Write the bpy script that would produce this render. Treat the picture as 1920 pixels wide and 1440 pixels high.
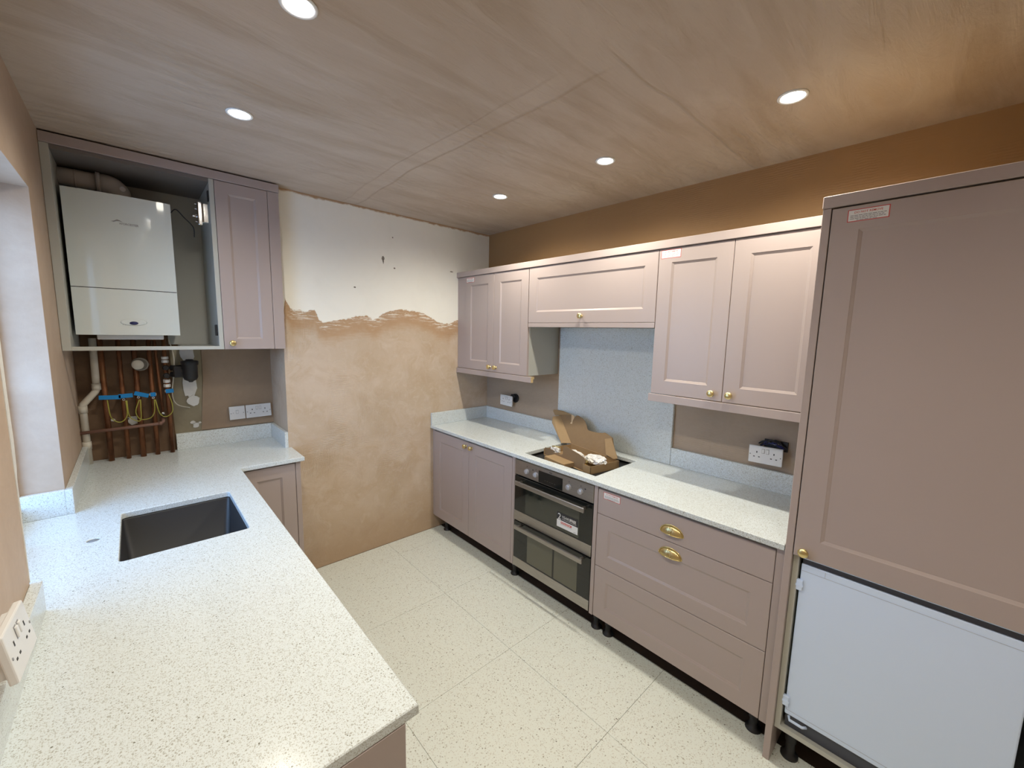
import bpy, bmesh, math, random
from mathutils import Vector, Matrix
random.seed(7)
S = bpy.context.scene
C = S.collection
for o in list(bpy.data.objects): bpy.data.objects.remove(o)

# ---------------------------------------------------------------- camera
cam = bpy.data.objects.new('camera', bpy.data.cameras.new('camera')); C.objects.link(cam)
R_ = Vector((0.7353553704, -0.6773434131, 0.0214098029)); U_ = Vector((0.0695357919, 0.1068418882, 0.9918415118)); F_ = Vector((0.6741047787, 0.7278672349, -0.1256663670))
m = Matrix(((R_.x, U_.x, -F_.x, 0), (R_.y, U_.y, -F_.y, 0), (R_.z, U_.z, -F_.z, 1.6236), (0, 0, 0, 1)))
cam.matrix_world = m
cam.data.sensor_width = 36; cam.data.lens = 765.7876 * 36 / 1920; cam.data.clip_start = 0.02
S.camera = cam
# ---------------------------------------------------------------- world / light / exposure
SPOT_W = 32.0
SKY = 10.0
W_ = bpy.data.worlds.new('sky'); S.world = W_; W_.use_nodes = True
wt_ = W_.node_tree; bg = wt_.nodes['Background']; bg.inputs[1].default_value = SKY
tc = wt_.nodes.new('ShaderNodeTexCoord'); sx_ = wt_.nodes.new('ShaderNodeSeparateXYZ'); rp = wt_.nodes.new('ShaderNodeValToRGB')   # dull blue dusk sky over dark ground
wt_.links.new(tc.outputs['Generated'], sx_.inputs[0]); wt_.links.new(sx_.outputs['Z'], rp.inputs[0]); wt_.links.new(rp.outputs[0], bg.inputs[0])
rp.color_ramp.elements[0].position = 0.0; rp.color_ramp.elements[0].color = (0.22, 0.34, 0.58, 1)
rp.color_ramp.elements[1].position = 0.03; rp.color_ramp.elements[1].color = (0.42, 0.68, 1.18, 1)
e_ = rp.color_ramp.elements.new(0.7); e_.color = (0.20, 0.33, 0.58, 1)      # paler at the horizon, deeper overhead
S.view_settings.view_transform = 'Standard'; S.view_settings.look = 'None'
S.view_settings.exposure = 0.16; S.view_settings.gamma = 1; S.view_settings.use_curve_mapping = False

# ---------------------------------------------------------------- room numbers (metres)
X0, W, D, DA, ZC, YB = -0.24, 2.2818, 2.7881, 3.1513, 2.4359, -1.7
XP = 0.674                       # alcove / plastered wall corner
ZT, TH = 0.8723, 0.024           # worktop
XF, XU, XT = 1.7225, 1.9575, 1.695
WIN0, WIN1, WHEAD = 1.549, 2.326, 2.105

# ---------------------------------------------------------------- materials
def nt(name):
    m = bpy.data.materials.new(name); m.use_nodes = True
    t = m.node_tree; return m, t, t.nodes['Principled BSDF']
def simple(name, col, rough=0.5, metal=0.0, spec=0.5, coat=0.0):
    m, t, b = nt(name)
    b.inputs['Base Color'].default_value = (*col, 1); b.inputs['Roughness'].default_value = rough
    b.inputs['Metallic'].default_value = metal; b.inputs['Specular IOR Level'].default_value = spec
    b.inputs['Coat Weight'].default_value = coat
    return m
def N(t, typ, **kw):
    n = t.nodes.new(typ)
    for k, v in kw.items():
        if k.startswith('i_'):
            n.inputs[k[2:].replace('_', ' ')].default_value = v
        else: setattr(n, k, v)
    return n
def L(t, a, b): t.links.new(a, b)
def pos(t, scale=(1, 1, 1)):
    g = N(t, 'ShaderNodeNewGeometry'); mp = N(t, 'ShaderNodeMapping'); mp.inputs['Scale'].default_value = scale
    L(t, g.outputs['Position'], mp.inputs[0]); return mp.outputs[0]
def noise(t, vec, scale, detail=4, rough=0.55, dist=0.0):
    n = N(t, 'ShaderNodeTexNoise'); n.inputs['Scale'].default_value = scale; n.inputs['Detail'].default_value = detail
    n.inputs['Roughness'].default_value = rough; n.inputs['Distortion'].default_value = dist
    L(t, vec, n.inputs['Vector']); return n.outputs['Fac']
def ramp(t, fac, stops):
    r = N(t, 'ShaderNodeValToRGB'); e = r.color_ramp.elements
    while len(e) < len(stops): e.new(0.5)
    for el, (p, c) in zip(e, stops): el.position = p; el.color = (*c, 1) if len(c) == 3 else c
    L(t, fac, r.inputs[0]); return r.outputs[0]
def mix(t, fac, a, b, mode='MIX'):
    n = N(t, 'ShaderNodeMix', data_type='RGBA', blend_type=mode)
    for s, v in ((n.inputs[0], fac), (n.inputs[6], a), (n.inputs[7], b)):
        if isinstance(v, (int, float)): s.default_value = v
        elif isinstance(v, tuple): s.default_value = (*v, 1)
        else: L(t, v, s)
    return n.outputs[2]
def math_(t, op, a, b=None, clamp=False):
    n = N(t, 'ShaderNodeMath', operation=op, use_clamp=clamp)
    for s, v in ((n.inputs[0], a), (n.inputs[1], b)):
        if v is None: continue
        if isinstance(v, (int, float)): s.default_value = v
        else: L(t, v, s)
    return n.outputs[0]
def maprange(t, v, a, b, c=0.0, d=1.0, smooth=False):
    n = N(t, 'ShaderNodeMapRange'); n.clamp = True
    if smooth: n.interpolation_type = 'SMOOTHSTEP'
    L(t, v, n.inputs[0])
    for i, k in enumerate((a, b, c, d)): n.inputs[i + 1].default_value = k
    return n.outputs[0]
def bump(t, b, h, strength, dist=0.002):
    n = N(t, 'ShaderNodeBump'); n.inputs['Strength'].default_value = strength; n.inputs['Distance'].default_value = dist
    L(t, h, n.inputs['Height']); L(t, n.outputs[0], b.inputs['Normal'])

def plaster(name, light, dark, stretch=(1, 1, 1), rough=0.62, amt=0.5, comb=False):
    m, t, b = nt(name); v = pos(t); vs = pos(t, stretch)
    big = noise(t, vs, 1.1, 5, 0.6, 0.6); mid = noise(t, vs, 4.5, 6, 0.62, 0.8); fine = noise(t, v, 45, 3)
    c = ramp(t, big, [(0.36, dark), (0.62, light)])
    c = mix(t, maprange(t, mid, 0.42, 0.72, 0, amt), c, dark)
    c = mix(t, maprange(t, fine, 0.3, 0.7, 0, 0.16), c, tuple(x * 0.8 for x in dark))
    L(t, c, b.inputs['Base Color']); b.inputs['Roughness'].default_value = rough
    h = math_(t, 'ADD', math_(t, 'MULTIPLY', mid, 0.7), math_(t, 'MULTIPLY', fine, 0.12))
    if comb:
        wv = N(t, 'ShaderNodeTexWave', wave_type='BANDS', bands_direction='Z'); wv.inputs['Scale'].default_value = 30; wv.inputs['Distortion'].default_value = 4; wv.inputs['Detail'].default_value = 2
        L(t, v, wv.inputs['Vector']); k = maprange(t, noise(t, v, 3.3, 2), 0.48, 0.58)
        h = math_(t, 'ADD', h, math_(t, 'MULTIPLY', math_(t, 'MULTIPLY', wv.outputs['Fac'], k), 0.16))
    bump(t, b, h, 0.35, 0.012)
    return m
M = {}
M['plaster'] = plaster('plaster', (0.54, 0.42, 0.325), (0.43, 0.31, 0.22))
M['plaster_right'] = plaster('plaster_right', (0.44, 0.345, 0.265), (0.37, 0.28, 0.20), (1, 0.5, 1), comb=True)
def warm_lit_top(m):  # warm lamp light near the ceiling, mixed into the upper plaster colour
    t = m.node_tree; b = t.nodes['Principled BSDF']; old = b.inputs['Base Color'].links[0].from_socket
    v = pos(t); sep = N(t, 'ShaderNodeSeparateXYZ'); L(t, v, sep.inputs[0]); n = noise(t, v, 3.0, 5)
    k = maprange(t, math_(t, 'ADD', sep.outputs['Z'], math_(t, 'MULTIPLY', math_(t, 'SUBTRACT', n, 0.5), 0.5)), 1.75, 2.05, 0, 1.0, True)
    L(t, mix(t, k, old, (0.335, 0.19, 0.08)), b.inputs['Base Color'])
warm_lit_top(M['plaster_right'])
def ceiling_mat():
    m, t, b = nt('ceiling_plaster'); v = pos(t)
    rot = N(t, 'ShaderNodeMapping'); rot.inputs['Rotation'].default_value = (0, 0, math.radians(4)); rot.inputs['Scale'].default_value = (0.55, 3.4, 1)
    L(t, v, rot.inputs[0])
    rot2 = N(t, 'ShaderNodeMapping'); rot2.inputs['Rotation'].default_value = (0, 0, math.radians(-38)); rot2.inputs['Scale'].default_value = (0.8, 3.5, 1)
    L(t, v, rot2.inputs[0])
    big = noise(t, v, 0.9, 4, 0.6, 1.0); s1 = noise(t, rot.outputs[0], 2.2, 6, 0.6, 0.7); s2 = noise(t, rot2.outputs[0], 3.0, 6, 0.62, 0.9)
    light, dark = (0.53, 0.44, 0.365), (0.44, 0.345, 0.27)
    c = ramp(t, big, [(0.35, dark), (0.62, light)])
    c = mix(t, maprange(t, s1, 0.46, 0.7, 0, 0.75), c, (0.36, 0.265, 0.185))
    c = mix(t, maprange(t, s2, 0.52, 0.75, 0, 0.5), c, (0.57, 0.48, 0.40))
    L(t, c, b.inputs['Base Color']); b.inputs['Roughness'].default_value = 0.55
    sep = N(t, 'ShaderNodeSeparateXYZ'); L(t, v, sep.inputs[0])
    # taped board joints filled slightly proud
    wob = math_(t, 'MULTIPLY', math_(t, 'SUBTRACT', noise(t, v, 1.3, 2), 0.5), 0.10)
    X, Y = math_(t, 'ADD', sep.outputs['X'], wob), math_(t, 'ADD', sep.outputs['Y'], wob)
    strip = math_(t, 'MULTIPLY', maprange(t, X, 1.025, 1.035), maprange(t, X, 1.12, 1.13, 1, 0))
    strip = math_(t, 'MULTIPLY', strip, maprange(t, Y, 0.78, 0.95, 0, 1, True))
    l1 = maprange(t, math_(t, 'ABSOLUTE', math_(t, 'SUBTRACT', X, 1.125)), 0.0, 0.012, 1, 0, True)
    l1 = math_(t, 'MULTIPLY', l1, maprange(t, Y, 0.78, 0.85))
    l2 = maprange(t, math_(t, 'ABSOLUTE', math_(t, 'SUBTRACT', Y, 0.76)), 0.0, 0.010, 1, 0, True)
    l2 = math_(t, 'MULTIPLY', l2, maprange(t, X, 1.0, 1.15))
    l3 = maprange(t, math_(t, 'ABSOLUTE', math_(t, 'SUBTRACT', X, 1.03)), 0.0, 0.010, 1, 0, True)
    l3 = math_(t, 'MULTIPLY', l3, maprange(t, Y, 0.9, 1.0))
    ridge = math_(t, 'MAXIMUM', math_(t, 'MAXIMUM', l1, l2), math_(t, 'MULTIPLY', l3, 0.7))
    c = mix(t, math_(t, 'MULTIPLY', strip, 0.16), c, (0.58, 0.48, 0.40))
    c = mix(t, math_(t, 'MULTIPLY', ridge, math_(t, 'MULTIPLY', s2, 0.75)), c, (0.36, 0.27, 0.19))
    L(t, c, b.inputs['Base Color'])
    tw = N(t, 'ShaderNodeTexWave', wave_type='BANDS', bands_direction='Y'); tw.inputs['Scale'].default_value = 7; tw.inputs['Distortion'].default_value = 9; tw.inputs['Detail'].default_value = 3; tw.inputs['Detail Scale'].default_value = 0.8
    L(t, v, tw.inputs['Vector'])
    km = maprange(t, noise(t, v, 1.7, 2), 0.52, 0.62)
    h = math_(t, 'ADD', math_(t, 'MULTIPLY', s1, 0.9), math_(t, 'MULTIPLY', s2, 0.7))
    h = math_(t, 'ADD', h, math_(t, 'MULTIPLY', ridge, 0.25))
    h = math_(t, 'ADD', h, math_(t, 'MULTIPLY', math_(t, 'MULTIPLY', tw.outputs['Fac'], km), 0.22))
    bump(t, b, h, 0.7, 0.016)
    return m
M['ceiling'] = ceiling_mat()
def far_wall_mat():
    m, t, b = nt('far_wall_paint_and_plaster'); v = pos(t)
    sep = N(t, 'ShaderNodeSeparateXYZ'); L(t, v, sep.inputs[0]); X, Z = sep.outputs['X'], sep.outputs['Z']
    st = N(t, 'ShaderNodeMapping'); st.inputs['Scale'].default_value = (2.2, 1, 16); L(t, v, st.inputs[0])
    streak = noise(t, st.outputs[0], 5.0, 6, 0.7, 0.4); jag = noise(t, v, 22, 5, 0.65)
    fc = N(t, 'ShaderNodeFloatCurve'); cu = fc.mapping.curves[0]
    pts = [(.674, 1.60), (.69, 1.80), (.72, 1.735), (.80, 1.725), (.86, 1.735), (.885, 1.675), (.92, 1.66), (1.0, 1.675), (1.1, 1.70), (1.2, 1.715), (1.24, 1.685),
           (1.3, 1.715), (1.36, 1.75), (1.45, 1.768), (1.55, 1.765), (1.62, 1.755), (1.68, 1.74), (1.74, 1.705), (1.80, 1.685), (1.88, 1.675), (1.95, 1.715), (2.3, 1.70)]
    def nx(x): return (x - .674) / (2.3 - .674)
    def nz(z): return (z - 1.5) / 0.4
    while len(cu.points) < len(pts): cu.points.new(0.5, 0.5)
    for p, (x, z) in zip(cu.points, pts): p.location = (nx(x), nz(z)); p.handle_type = 'VECTOR'
    fc.mapping.update()
    L(t, maprange(t, X, .674, 2.3), fc.inputs['Value'])
    zb = math_(t, 'ADD', math_(t, 'MULTIPLY', fc.outputs[0], 0.4), 1.5)
    d = math_(t, 'SUBTRACT', Z, zb)
    d = math_(t, 'ADD', d, math_(t, 'MULTIPLY', math_(t, 'SUBTRACT', jag, 0.5), 0.05))
    white = maprange(t, d, -0.002, 0.003)
    band = maprange(t, math_(t, 'ADD', d, math_(t, 'MULTIPLY', math_(t, 'SUBTRACT', streak, 0.5), 0.10)), -0.17, -0.07, 0, 1, True)
    scr = math_(t, 'MULTIPLY', maprange(t, streak, 0.52, 0.57), maprange(t, d, -0.075, -0.01))
    big = noise(t, v, 1.6, 5, 0.6, 0.5); mid = noise(t, v, 6, 6, 0.65, 0.8)
    c = ramp(t, big, [(0.35, (0.50, 0.385, 0.275)), (0.62, (0.59, 0.475, 0.375))])
    c = mix(t, maprange(t, mid, 0.45, 0.70, 0, 0.75), c, (0.47, 0.34, 0.22))
    m2 = noise(t, v, 11, 6, 0.7, 1.2); c = mix(t, maprange(t, m2, 0.5, 0.66, 0, 0.5), c, (0.62, 0.52, 0.43))
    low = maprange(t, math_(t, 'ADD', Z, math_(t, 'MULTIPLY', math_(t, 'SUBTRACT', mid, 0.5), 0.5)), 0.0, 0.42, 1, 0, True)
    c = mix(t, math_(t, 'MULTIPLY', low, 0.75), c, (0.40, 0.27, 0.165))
    c = mix(t, math_(t, 'MULTIPLY', band, 0.85), c, (0.46, 0.285, 0.155))
    spots = N(t, 'ShaderNodeTexVoronoi'); spots.inputs['Scale'].default_value = 2.6; L(t, v, spots.inputs['Vector'])
    pw = mix(t, maprange(t, mid, 0.5, 0.8, 0, 0.35), (0.90, 0.89, 0.83), (0.82, 0.80, 0.73))
    pw = mix(t, maprange(t, spots.outputs['Distance'], 0.012, 0.03, 0.7, 0), pw, (0.25, 0.22, 0.18))
    w2 = math_(t, 'MAXIMUM', white, math_(t, 'MULTIPLY', scr, 0.75))
    # rough brown line of filler under the ceiling
    top = maprange(t, math_(t, 'ADD', Z, math_(t, 'MULTIPLY', math_(t, 'SUBTRACT', jag, 0.5), 0.03)), ZC - 0.018, ZC - 0.008)
    w2 = math_(t, 'MULTIPLY', w2, math_(t, 'SUBTRACT', 1.0, top))
    c = mix(t, w2, c, pw)
    L(t, c, b.inputs['Base Color']); b.inputs['Roughness'].default_value = 0.6
    # comb and trowel marks in patches
    wv = N(t, 'ShaderNodeTexWave', wave_type='BANDS', bands_direction='X'); wv.inputs['Scale'].default_value = 34; wv.inputs['Distortion'].default_value = 3.5; wv.inputs['Detail'].default_value = 3; wv.inputs['Detail Scale'].default_value = 1.2
    L(t, v, wv.inputs['Vector'])
    wz = N(t, 'ShaderNodeTexWave', wave_type='BANDS', bands_direction='Z'); wz.inputs['Scale'].default_value = 32; wz.inputs['Distortion'].default_value = 4.5; wz.inputs['Detail'].default_value = 3
    L(t, v, wz.inputs['Vector'])
    k1 = maprange(t, noise(t, v, 3.1, 2, 0.5), 0.53, 0.62); v2 = N(t, 'ShaderNodeMapping'); v2.inputs['Location'].default_value = (7, 3, 9); L(t, v, v2.inputs[0])
    k2 = maprange(t, noise(t, v2.outputs[0], 3.0, 2, 0.5), 0.55, 0.64)
    h = math_(t, 'ADD', math_(t, 'MULTIPLY', wv.outputs['Fac'], math_(t, 'MULTIPLY', k1, 0.10)), math_(t, 'MULTIPLY', wz.outputs['Fac'], math_(t, 'MULTIPLY', k2, 0.10)))
    h = math_(t, 'ADD', h, math_(t, 'MULTIPLY', mid, 0.5))
    h = math_(t, 'MULTIPLY', h, math_(t, 'SUBTRACT', 1.0, math_(t, 'MULTIPLY', white, 0.97)))
    bump(t, b, h, 0.85, 0.014)
    return m
M['far'] = far_wall_mat()
def speck(name, base, specks, rough, coat=0.0, tint=None):
    """specks: list of (scale, threshold, colour, randomness-cut)"""
    m, t, b = nt(name); v = pos(t)
    n = noise(t, v, 2.0, 2)
    c = mix(t, maprange(t, n, 0.3, 0.7, 0, 0.35), base, tuple(x * 0.965 for x in base))
    for sc, th, col, cut in specks:
        vo = N(t, 'ShaderNodeTexVoronoi'); vo.inputs['Scale'].default_value = sc; L(t, v, vo.inputs['Vector'])
        sp = N(t, 'ShaderNodeSeparateColor'); L(t, vo.outputs['Color'], sp.inputs[0])
        size = math_(t, 'MULTIPLY', sp.outputs[1], th)
        a = math_(t, 'LESS_THAN', vo.outputs['Distance'], size)
        k = math_(t, 'LESS_THAN', sp.outputs[0], cut)
        c = mix(t, math_(t, 'MULTIPLY', a, k), c, col)
    L(t, c, b.inputs['Base Color']); b.inputs['Roughness'].default_value = rough; b.inputs['Coat Weight'].default_value = coat
    b.inputs['Coat Roughness'].default_value = 0.08
    return m
M['quartz'] = speck('quartz', (0.66, 0.71, 0.725), [(480, 0.62, (0.53, 0.555, 0.54), 0.7), (350, 0.60, (0.465, 0.48, 0.455), 0.55), (250, 0.50, (0.39, 0.395, 0.365), 0.34), (120, 0.24, (0.17, 0.17, 0.14), 0.10)], 0.16)
M['vinyl'] = speck('vinyl', (0.68, 0.71, 0.66), [(230, 0.55, (0.58, 0.57, 0.51), 0.6), (160, 0.50, (0.50, 0.49, 0.43), 0.5), (115, 0.40, (0.36, 0.35, 0.29), 0.26), (75, 0.24, (0.20, 0.19, 0.155), 0.24)], 0.42)
def paint_mat(name, col, rough=0.34):
    m, t, b = nt(name); v = pos(t); n = noise(t, v, 900, 2); n2 = noise(t, v, 3, 3)
    L(t, mix(t, maprange(t, n2, 0.3, 0.7, 0, 0.3), col, tuple(x * 0.94 for x in col)), b.inputs['Base Color'])
    b.inputs['Roughness'].default_value = rough; bump(t, b, n, 0.08, 0.0006); return m
M['pink'] = paint_mat('pink_satin_paint', (0.405, 0.335, 0.315))
M['grey_board'] = paint_mat('grey_melamine', (0.46, 0.46, 0.42), 0.45)
M['mdf'] = simple('raw_board_edge', (0.55, 0.40, 0.20), 0.7)
M['brass'] = simple('brushed_brass', (0.74, 0.61, 0.30), 0.30, 1.0)
def steel_mat():
    m, t, b = nt('brushed_steel'); v = pos(t, (1, 0.02, 1)); n = noise(t, v, 900, 2)
    L(t, ramp(t, n, [(0.3, (0.33, 0.305, 0.28)), (0.7, (0.43, 0.40, 0.37))]), b.inputs['Base Color'])
    b.inputs['Metallic'].default_value = 0.9; b.inputs['Roughness'].default_value = 0.36; return m
M['steel'] = steel_mat()
M['chrome'] = simple('chrome', (0.8, 0.8, 0.82), 0.12, 1.0)
M['black_glass'] = simple('black_glass', (0.012, 0.013, 0.012), 0.06, 0, 0.5)
M['oven_pane'] = simple('oven_pane', (0.030, 0.032, 0.024), 0.05, 0, 0.8)
M['oven_pane_pale'] = simple('oven_pane_pale', (0.105, 0.10, 0.070), 0.08, 0, 0.6)
M['hole_grey'] = simple('hole_grey', (0.20, 0.205, 0.21), 0.6)
M['black'] = simple('black_plastic', (0.015, 0.015, 0.017), 0.45)
M['sinkmat'] = simple('black_composite', (0.022, 0.022, 0.024), 0.42)
M['white_plastic'] = simple('white_plastic', (0.72, 0.72, 0.72), 0.3)
M['boiler_white'] = simple('boiler_white', (0.66, 0.71, 0.70), 0.10, 0, 0.5, 0.5)
M['fridge_white'] = simple('fridge_white', (0.64, 0.76, 0.97), 0.42)
M['seal'] = simple('dark_seal', (0.05, 0.055, 0.075), 0.5)
M['dark_slot'] = simple('dark_slot', (0.02, 0.02, 0.02), 0.6)
M['grey_print'] = simple('grey_print', (0.28, 0.28, 0.29), 0.5)
M['black_print'] = simple('black_print', (0.02, 0.02, 0.025), 0.5)
M['seam_grey'] = simple('seam_grey', (0.45, 0.48, 0.55), 0.5)
M['scar'] = simple('scar', (0.24, 0.21, 0.175), 0.9)
M['navy'] = simple('navy', (0.02, 0.025, 0.12), 0.3)
M['red'] = simple('red_print', (0.55, 0.05, 0.04), 0.5)
M['paper'] = simple('paper_white', (0.75, 0.75, 0.74), 0.5)
M['upvc'] = simple('white_upvc', (0.75, 0.76, 0.76), 0.3)
M['flue'] = simple('flue_plastic', (0.50, 0.47, 0.44), 0.42)
M['waste'] = simple('waste_pipe', (0.58, 0.54, 0.46), 0.4)
M['blue'] = simple('blue_tag', (0.0, 0.21, 0.55), 0.4)
M['earth'] = simple('earth_wire', (0.38, 0.36, 0.06), 0.5)
M['subfloor'] = plaster('subfloor', (0.10, 0.065, 0.045), (0.05, 0.032, 0.024), rough=0.9)
M['brick_dark'] = plaster('old_render', (0.20, 0.12, 0.068), (0.12, 0.068, 0.038), rough=0.85, amt=0.7)
M['plaster_alcove'] = plaster('plaster_alcove', (0.34, 0.245, 0.165), (0.275, 0.19, 0.125))
M['cap_grey'] = simple('grey_cap', (0.22, 0.20, 0.17), 0.5)
M['knob_grey'] = simple('grey_knob', (0.42, 0.42, 0.45), 0.4, 0.3)
M['shaded_board'] = simple('shaded_board', (0.16, 0.14, 0.13), 0.7)  # cupboard board coloured darker to paint in the shade under its top
M['concrete'] = plaster('concrete', (0.33, 0.29, 0.20), (0.22, 0.185, 0.125), rough=0.85)
M['filler'] = plaster('filler', (0.72, 0.71, 0.68), (0.60, 0.59, 0.56), rough=0.8)
M['card'] = plaster('cardboard', (0.33, 0.22, 0.11), (0.29, 0.19, 0.095), rough=0.8, amt=0.2)
M['card_in'] = plaster('cardboard_inside', (0.24, 0.155, 0.08), (0.21, 0.135, 0.07), rough=0.8, amt=0.2)
M['card_torn'] = simple('torn_card', (0.58, 0.43, 0.27), 0.9)
def wrap_mat():
    m, t, b = nt('bubble_wrap'); v = pos(t)
    vo = N(t, 'ShaderNodeTexVoronoi'); vo.inputs['Scale'].default_value = 110; L(t, v, vo.inputs['Vector'])
    b.inputs['Base Color'].default_value = (0.78, 0.77, 0.76, 1); b.inputs['Roughness'].default_value = 0.25
    bump(t, b, vo.outputs['Distance'], 0.9, 0.004); return m
M['wrap'] = wrap_mat()
def copper_mat():
    m, t, b = nt('copper'); v = pos(t, (1, 1, 0.35)); n = noise(t, v, 14, 5, 0.7)
    L(t, ramp(t, n, [(0.35, (0.11, 0.042, 0.018)), (0.6, (0.26, 0.105, 0.045)), (0.75, (0.20, 0.105, 0.04))]), b.inputs['Base Color'])
    b.inputs['Metallic'].default_value = 0.55; b.inputs['Roughness'].default_value = 0.4; return m
M['copper'] = copper_mat()
M['brown_pipe'] = simple('painted_pipe', (0.19, 0.10, 0.075), 0.6)
def emis(name, col, s):
    m, t, b = nt(name); b.inputs['Emission Color'].default_value = (*col, 1); b.inputs['Emission Strength'].default_value = s
    b.inputs['Base Color'].default_value = (0.8, 0.8, 0.8, 1); return m
M['lamp'] = emis('lamp_lens', (1.0, 0.97, 0.92), 14)
M['trim_white'] = simple('downlight_trim', (0.8, 0.8, 0.8), 0.3)
def glass_mat():
    m = bpy.data.materials.new('window_glass'); m.use_nodes = True; t = m.node_tree; t.nodes.clear()
    o = N(t, 'ShaderNodeOutputMaterial'); g = N(t, 'ShaderNodeBsdfGlossy'); g.inputs['Roughness'].default_value = 0.02
    tr = N(t, 'ShaderNodeBsdfTransparent'); tr.inputs[0].default_value = (0.93, 0.96, 0.95, 1); f = N(t, 'ShaderNodeFresnel'); gm = N(t, 'ShaderNodeNewGeometry'); L(t, maprange(t, gm.outputs['Backfacing'], 0, 1, 1.5, 1 / 1.5), f.inputs[0])
    mx = N(t, 'ShaderNodeMixShader'); L(t, f.outputs[0], mx.inputs[0]); L(t, tr.outputs[0], mx.inputs[1]); L(t, g.outputs[0], mx.inputs[2]); L(t, mx.outputs[0], o.inputs[0])
    return m
M['glass'] = glass_mat()

# ---------------------------------------------------------------- mesh builder
class MB:
    def __init__(s): s.bm = bmesh.new(); s.mi = 0; s.M = Matrix()
    def v(s, p): return s.bm.verts.new(s.M @ Vector(p))
    def f(s, vs, smooth=False):
        try: fc = s.bm.faces.new(vs)
        except ValueError: return None
        fc.material_index = s.mi; fc.smooth = smooth; return fc
    def box(s, x0, x1, y0, y1, z0, z1, bev=0.0, seg=1):
        if x0 > x1: x0, x1 = x1, x0
        if y0 > y1: y0, y1 = y1, y0
        if z0 > z1: z0, z1 = z1, z0
        v = [s.v((x, y, z)) for z in (z0, z1) for y in (y0, y1) for x in (x0, x1)]
        fs = [s.f([v[i] for i in q]) for q in ((0, 2, 3, 1), (4, 5, 7, 6), (0, 1, 5, 4), (2, 6, 7, 3), (0, 4, 6, 2), (1, 3, 7, 5))]
        if bev > 0:
            es = list({e for f_ in fs for e in f_.edges})
            r = bmesh.ops.bevel(s.bm, geom=es, offset=bev, segments=seg, affect='EDGES', profile=0.5)
            for f_ in r['faces']: f_.material_index = s.mi
        return s
    def prism(s, pts, a, b, axis='z', smooth=False):
        def P(p, h): return {'z': (p[0], p[1], h), 'y': (p[0], h, p[1]), 'x': (h, p[0], p[1])}[axis]
        lo = [s.v(P(p, a)) for p in pts]; hi = [s.v(P(p, b)) for p in pts]; n = len(pts)
        s.f(lo[::-1]); s.f(hi)
        for i in range(n): s.f([lo[i], lo[(i + 1) % n], hi[(i + 1) % n], hi[i]], smooth)
        return s
    def lathe(s, prof, org=(0, 0, 0), axis='z', n=24, smooth=True, cap=True):
        """prof: list of (r, h)"""
        o = Vector(org); ax = {'x': (Vector((0, 1, 0)), Vector((0, 0, 1)), Vector((1, 0, 0))), 'y': (Vector((0, 0, 1)), Vector((1, 0, 0)), Vector((0, 1, 0))), 'z': (Vector((1, 0, 0)), Vector((0, 1, 0)), Vector((0, 0, 1))), '-y': (Vector((1, 0, 0)), Vector((0, 0, 1)), Vector((0, -1, 0)))}[axis]
        rings = []
        for r, h in prof:
            if r < 1e-6: rings.append([s.v(o + ax[2] * h)])
            else: rings.append([s.v(o + ax[2] * h + (ax[0] * math.cos(2 * math.pi * i / n) + ax[1] * math.sin(2 * math.pi * i / n)) * r) for i in range(n)])
        for a, b in zip(rings, rings[1:]):
            for i in range(n):
                j = (i + 1) % n
                if len(a) == 1 and len(b) == 1: continue
                if len(a) == 1: s.f([a[0], b[j], b[i]][::-1] if False else [a[0], b[i], b[j]], smooth)
                elif len(b) == 1: s.f([a[i], a[j], b[0]], smooth)
                else: s.f([a[i], a[j], b[j], b[i]], smooth)
        if cap:
            if len(rings[0]) > 1: s.f(rings[0][::-1])
            if len(rings[-1]) > 1: s.f(rings[-1])
        return s
    def tube(s, path, r, n=12, cap=True):
        path = [Vector(p) for p in path]; rings = []; up = None
        for i, p in enumerate(path):
            d = (path[min(i + 1, len(path) - 1)] - path[max(i - 1, 0)]).normalized()
            if up is None: up = Vector((0, 0, 1)) if abs(d.z) < 0.9 else Vector((1, 0, 0))
            a = d.cross(up).normalized(); b = a.cross(d).normalized(); up = b
            rr = r[i] if isinstance(r, (list, tuple)) else r
            rings.append([s.v(p + (a * math.cos(2 * math.pi * k / n) + b * math.sin(2 * math.pi * k / n)) * rr) for k in range(n)])
        for a, b in zip(rings, rings[1:]):
            for k in range(n): s.f([a[k], a[(k + 1) % n], b[(k + 1) % n], b[k]], True)
        if cap: s.f(rings[0][::-1]); s.f(rings[-1])
        return s
    def text(s, txt, size, x, z, y=0.0, align='LEFT', bold=0.0, sx=1.0):
        cu = bpy.data.curves.new('t', 'FONT'); cu.body = txt; cu.size = size; cu.align_x = align; cu.align_y = 'BOTTOM_BASELINE'; cu.offset = bold; cu.resolution_u = 2
        ob = bpy.data.objects.new('t', cu); C.objects.link(ob); dg = bpy.context.evaluated_depsgraph_get()
        me = bpy.data.meshes.new_from_object(ob.evaluated_get(dg))
        vs = [s.v((x + v.co.x * sx, y, z + v.co.y)) for v in me.vertices]
        for p in me.polygons: s.f([vs[i] for i in p.vertices])
        bpy.data.objects.remove(ob); bpy.data.curves.remove(cu); bpy.data.meshes.remove(me); return s
    def mesh(s, name, mats, recalc=True):
        if recalc: bmesh.ops.recalc_face_normals(s.bm, faces=s.bm.faces)
        me = bpy.data.meshes.new(name); s.bm.to_mesh(me); s.bm.free()
        for m_ in (mats if isinstance(mats, (list, tuple)) else [mats]): me.materials.append(M[m_] if isinstance(m_, str) else m_)
        return me
    def obj(s, name, mats, parent=None, recalc=True):
        o = bpy.data.objects.new(name, s.mesh(name, mats, recalc)); C.objects.link(o)
        if parent is not None: o.parent = parent
        return o
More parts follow.
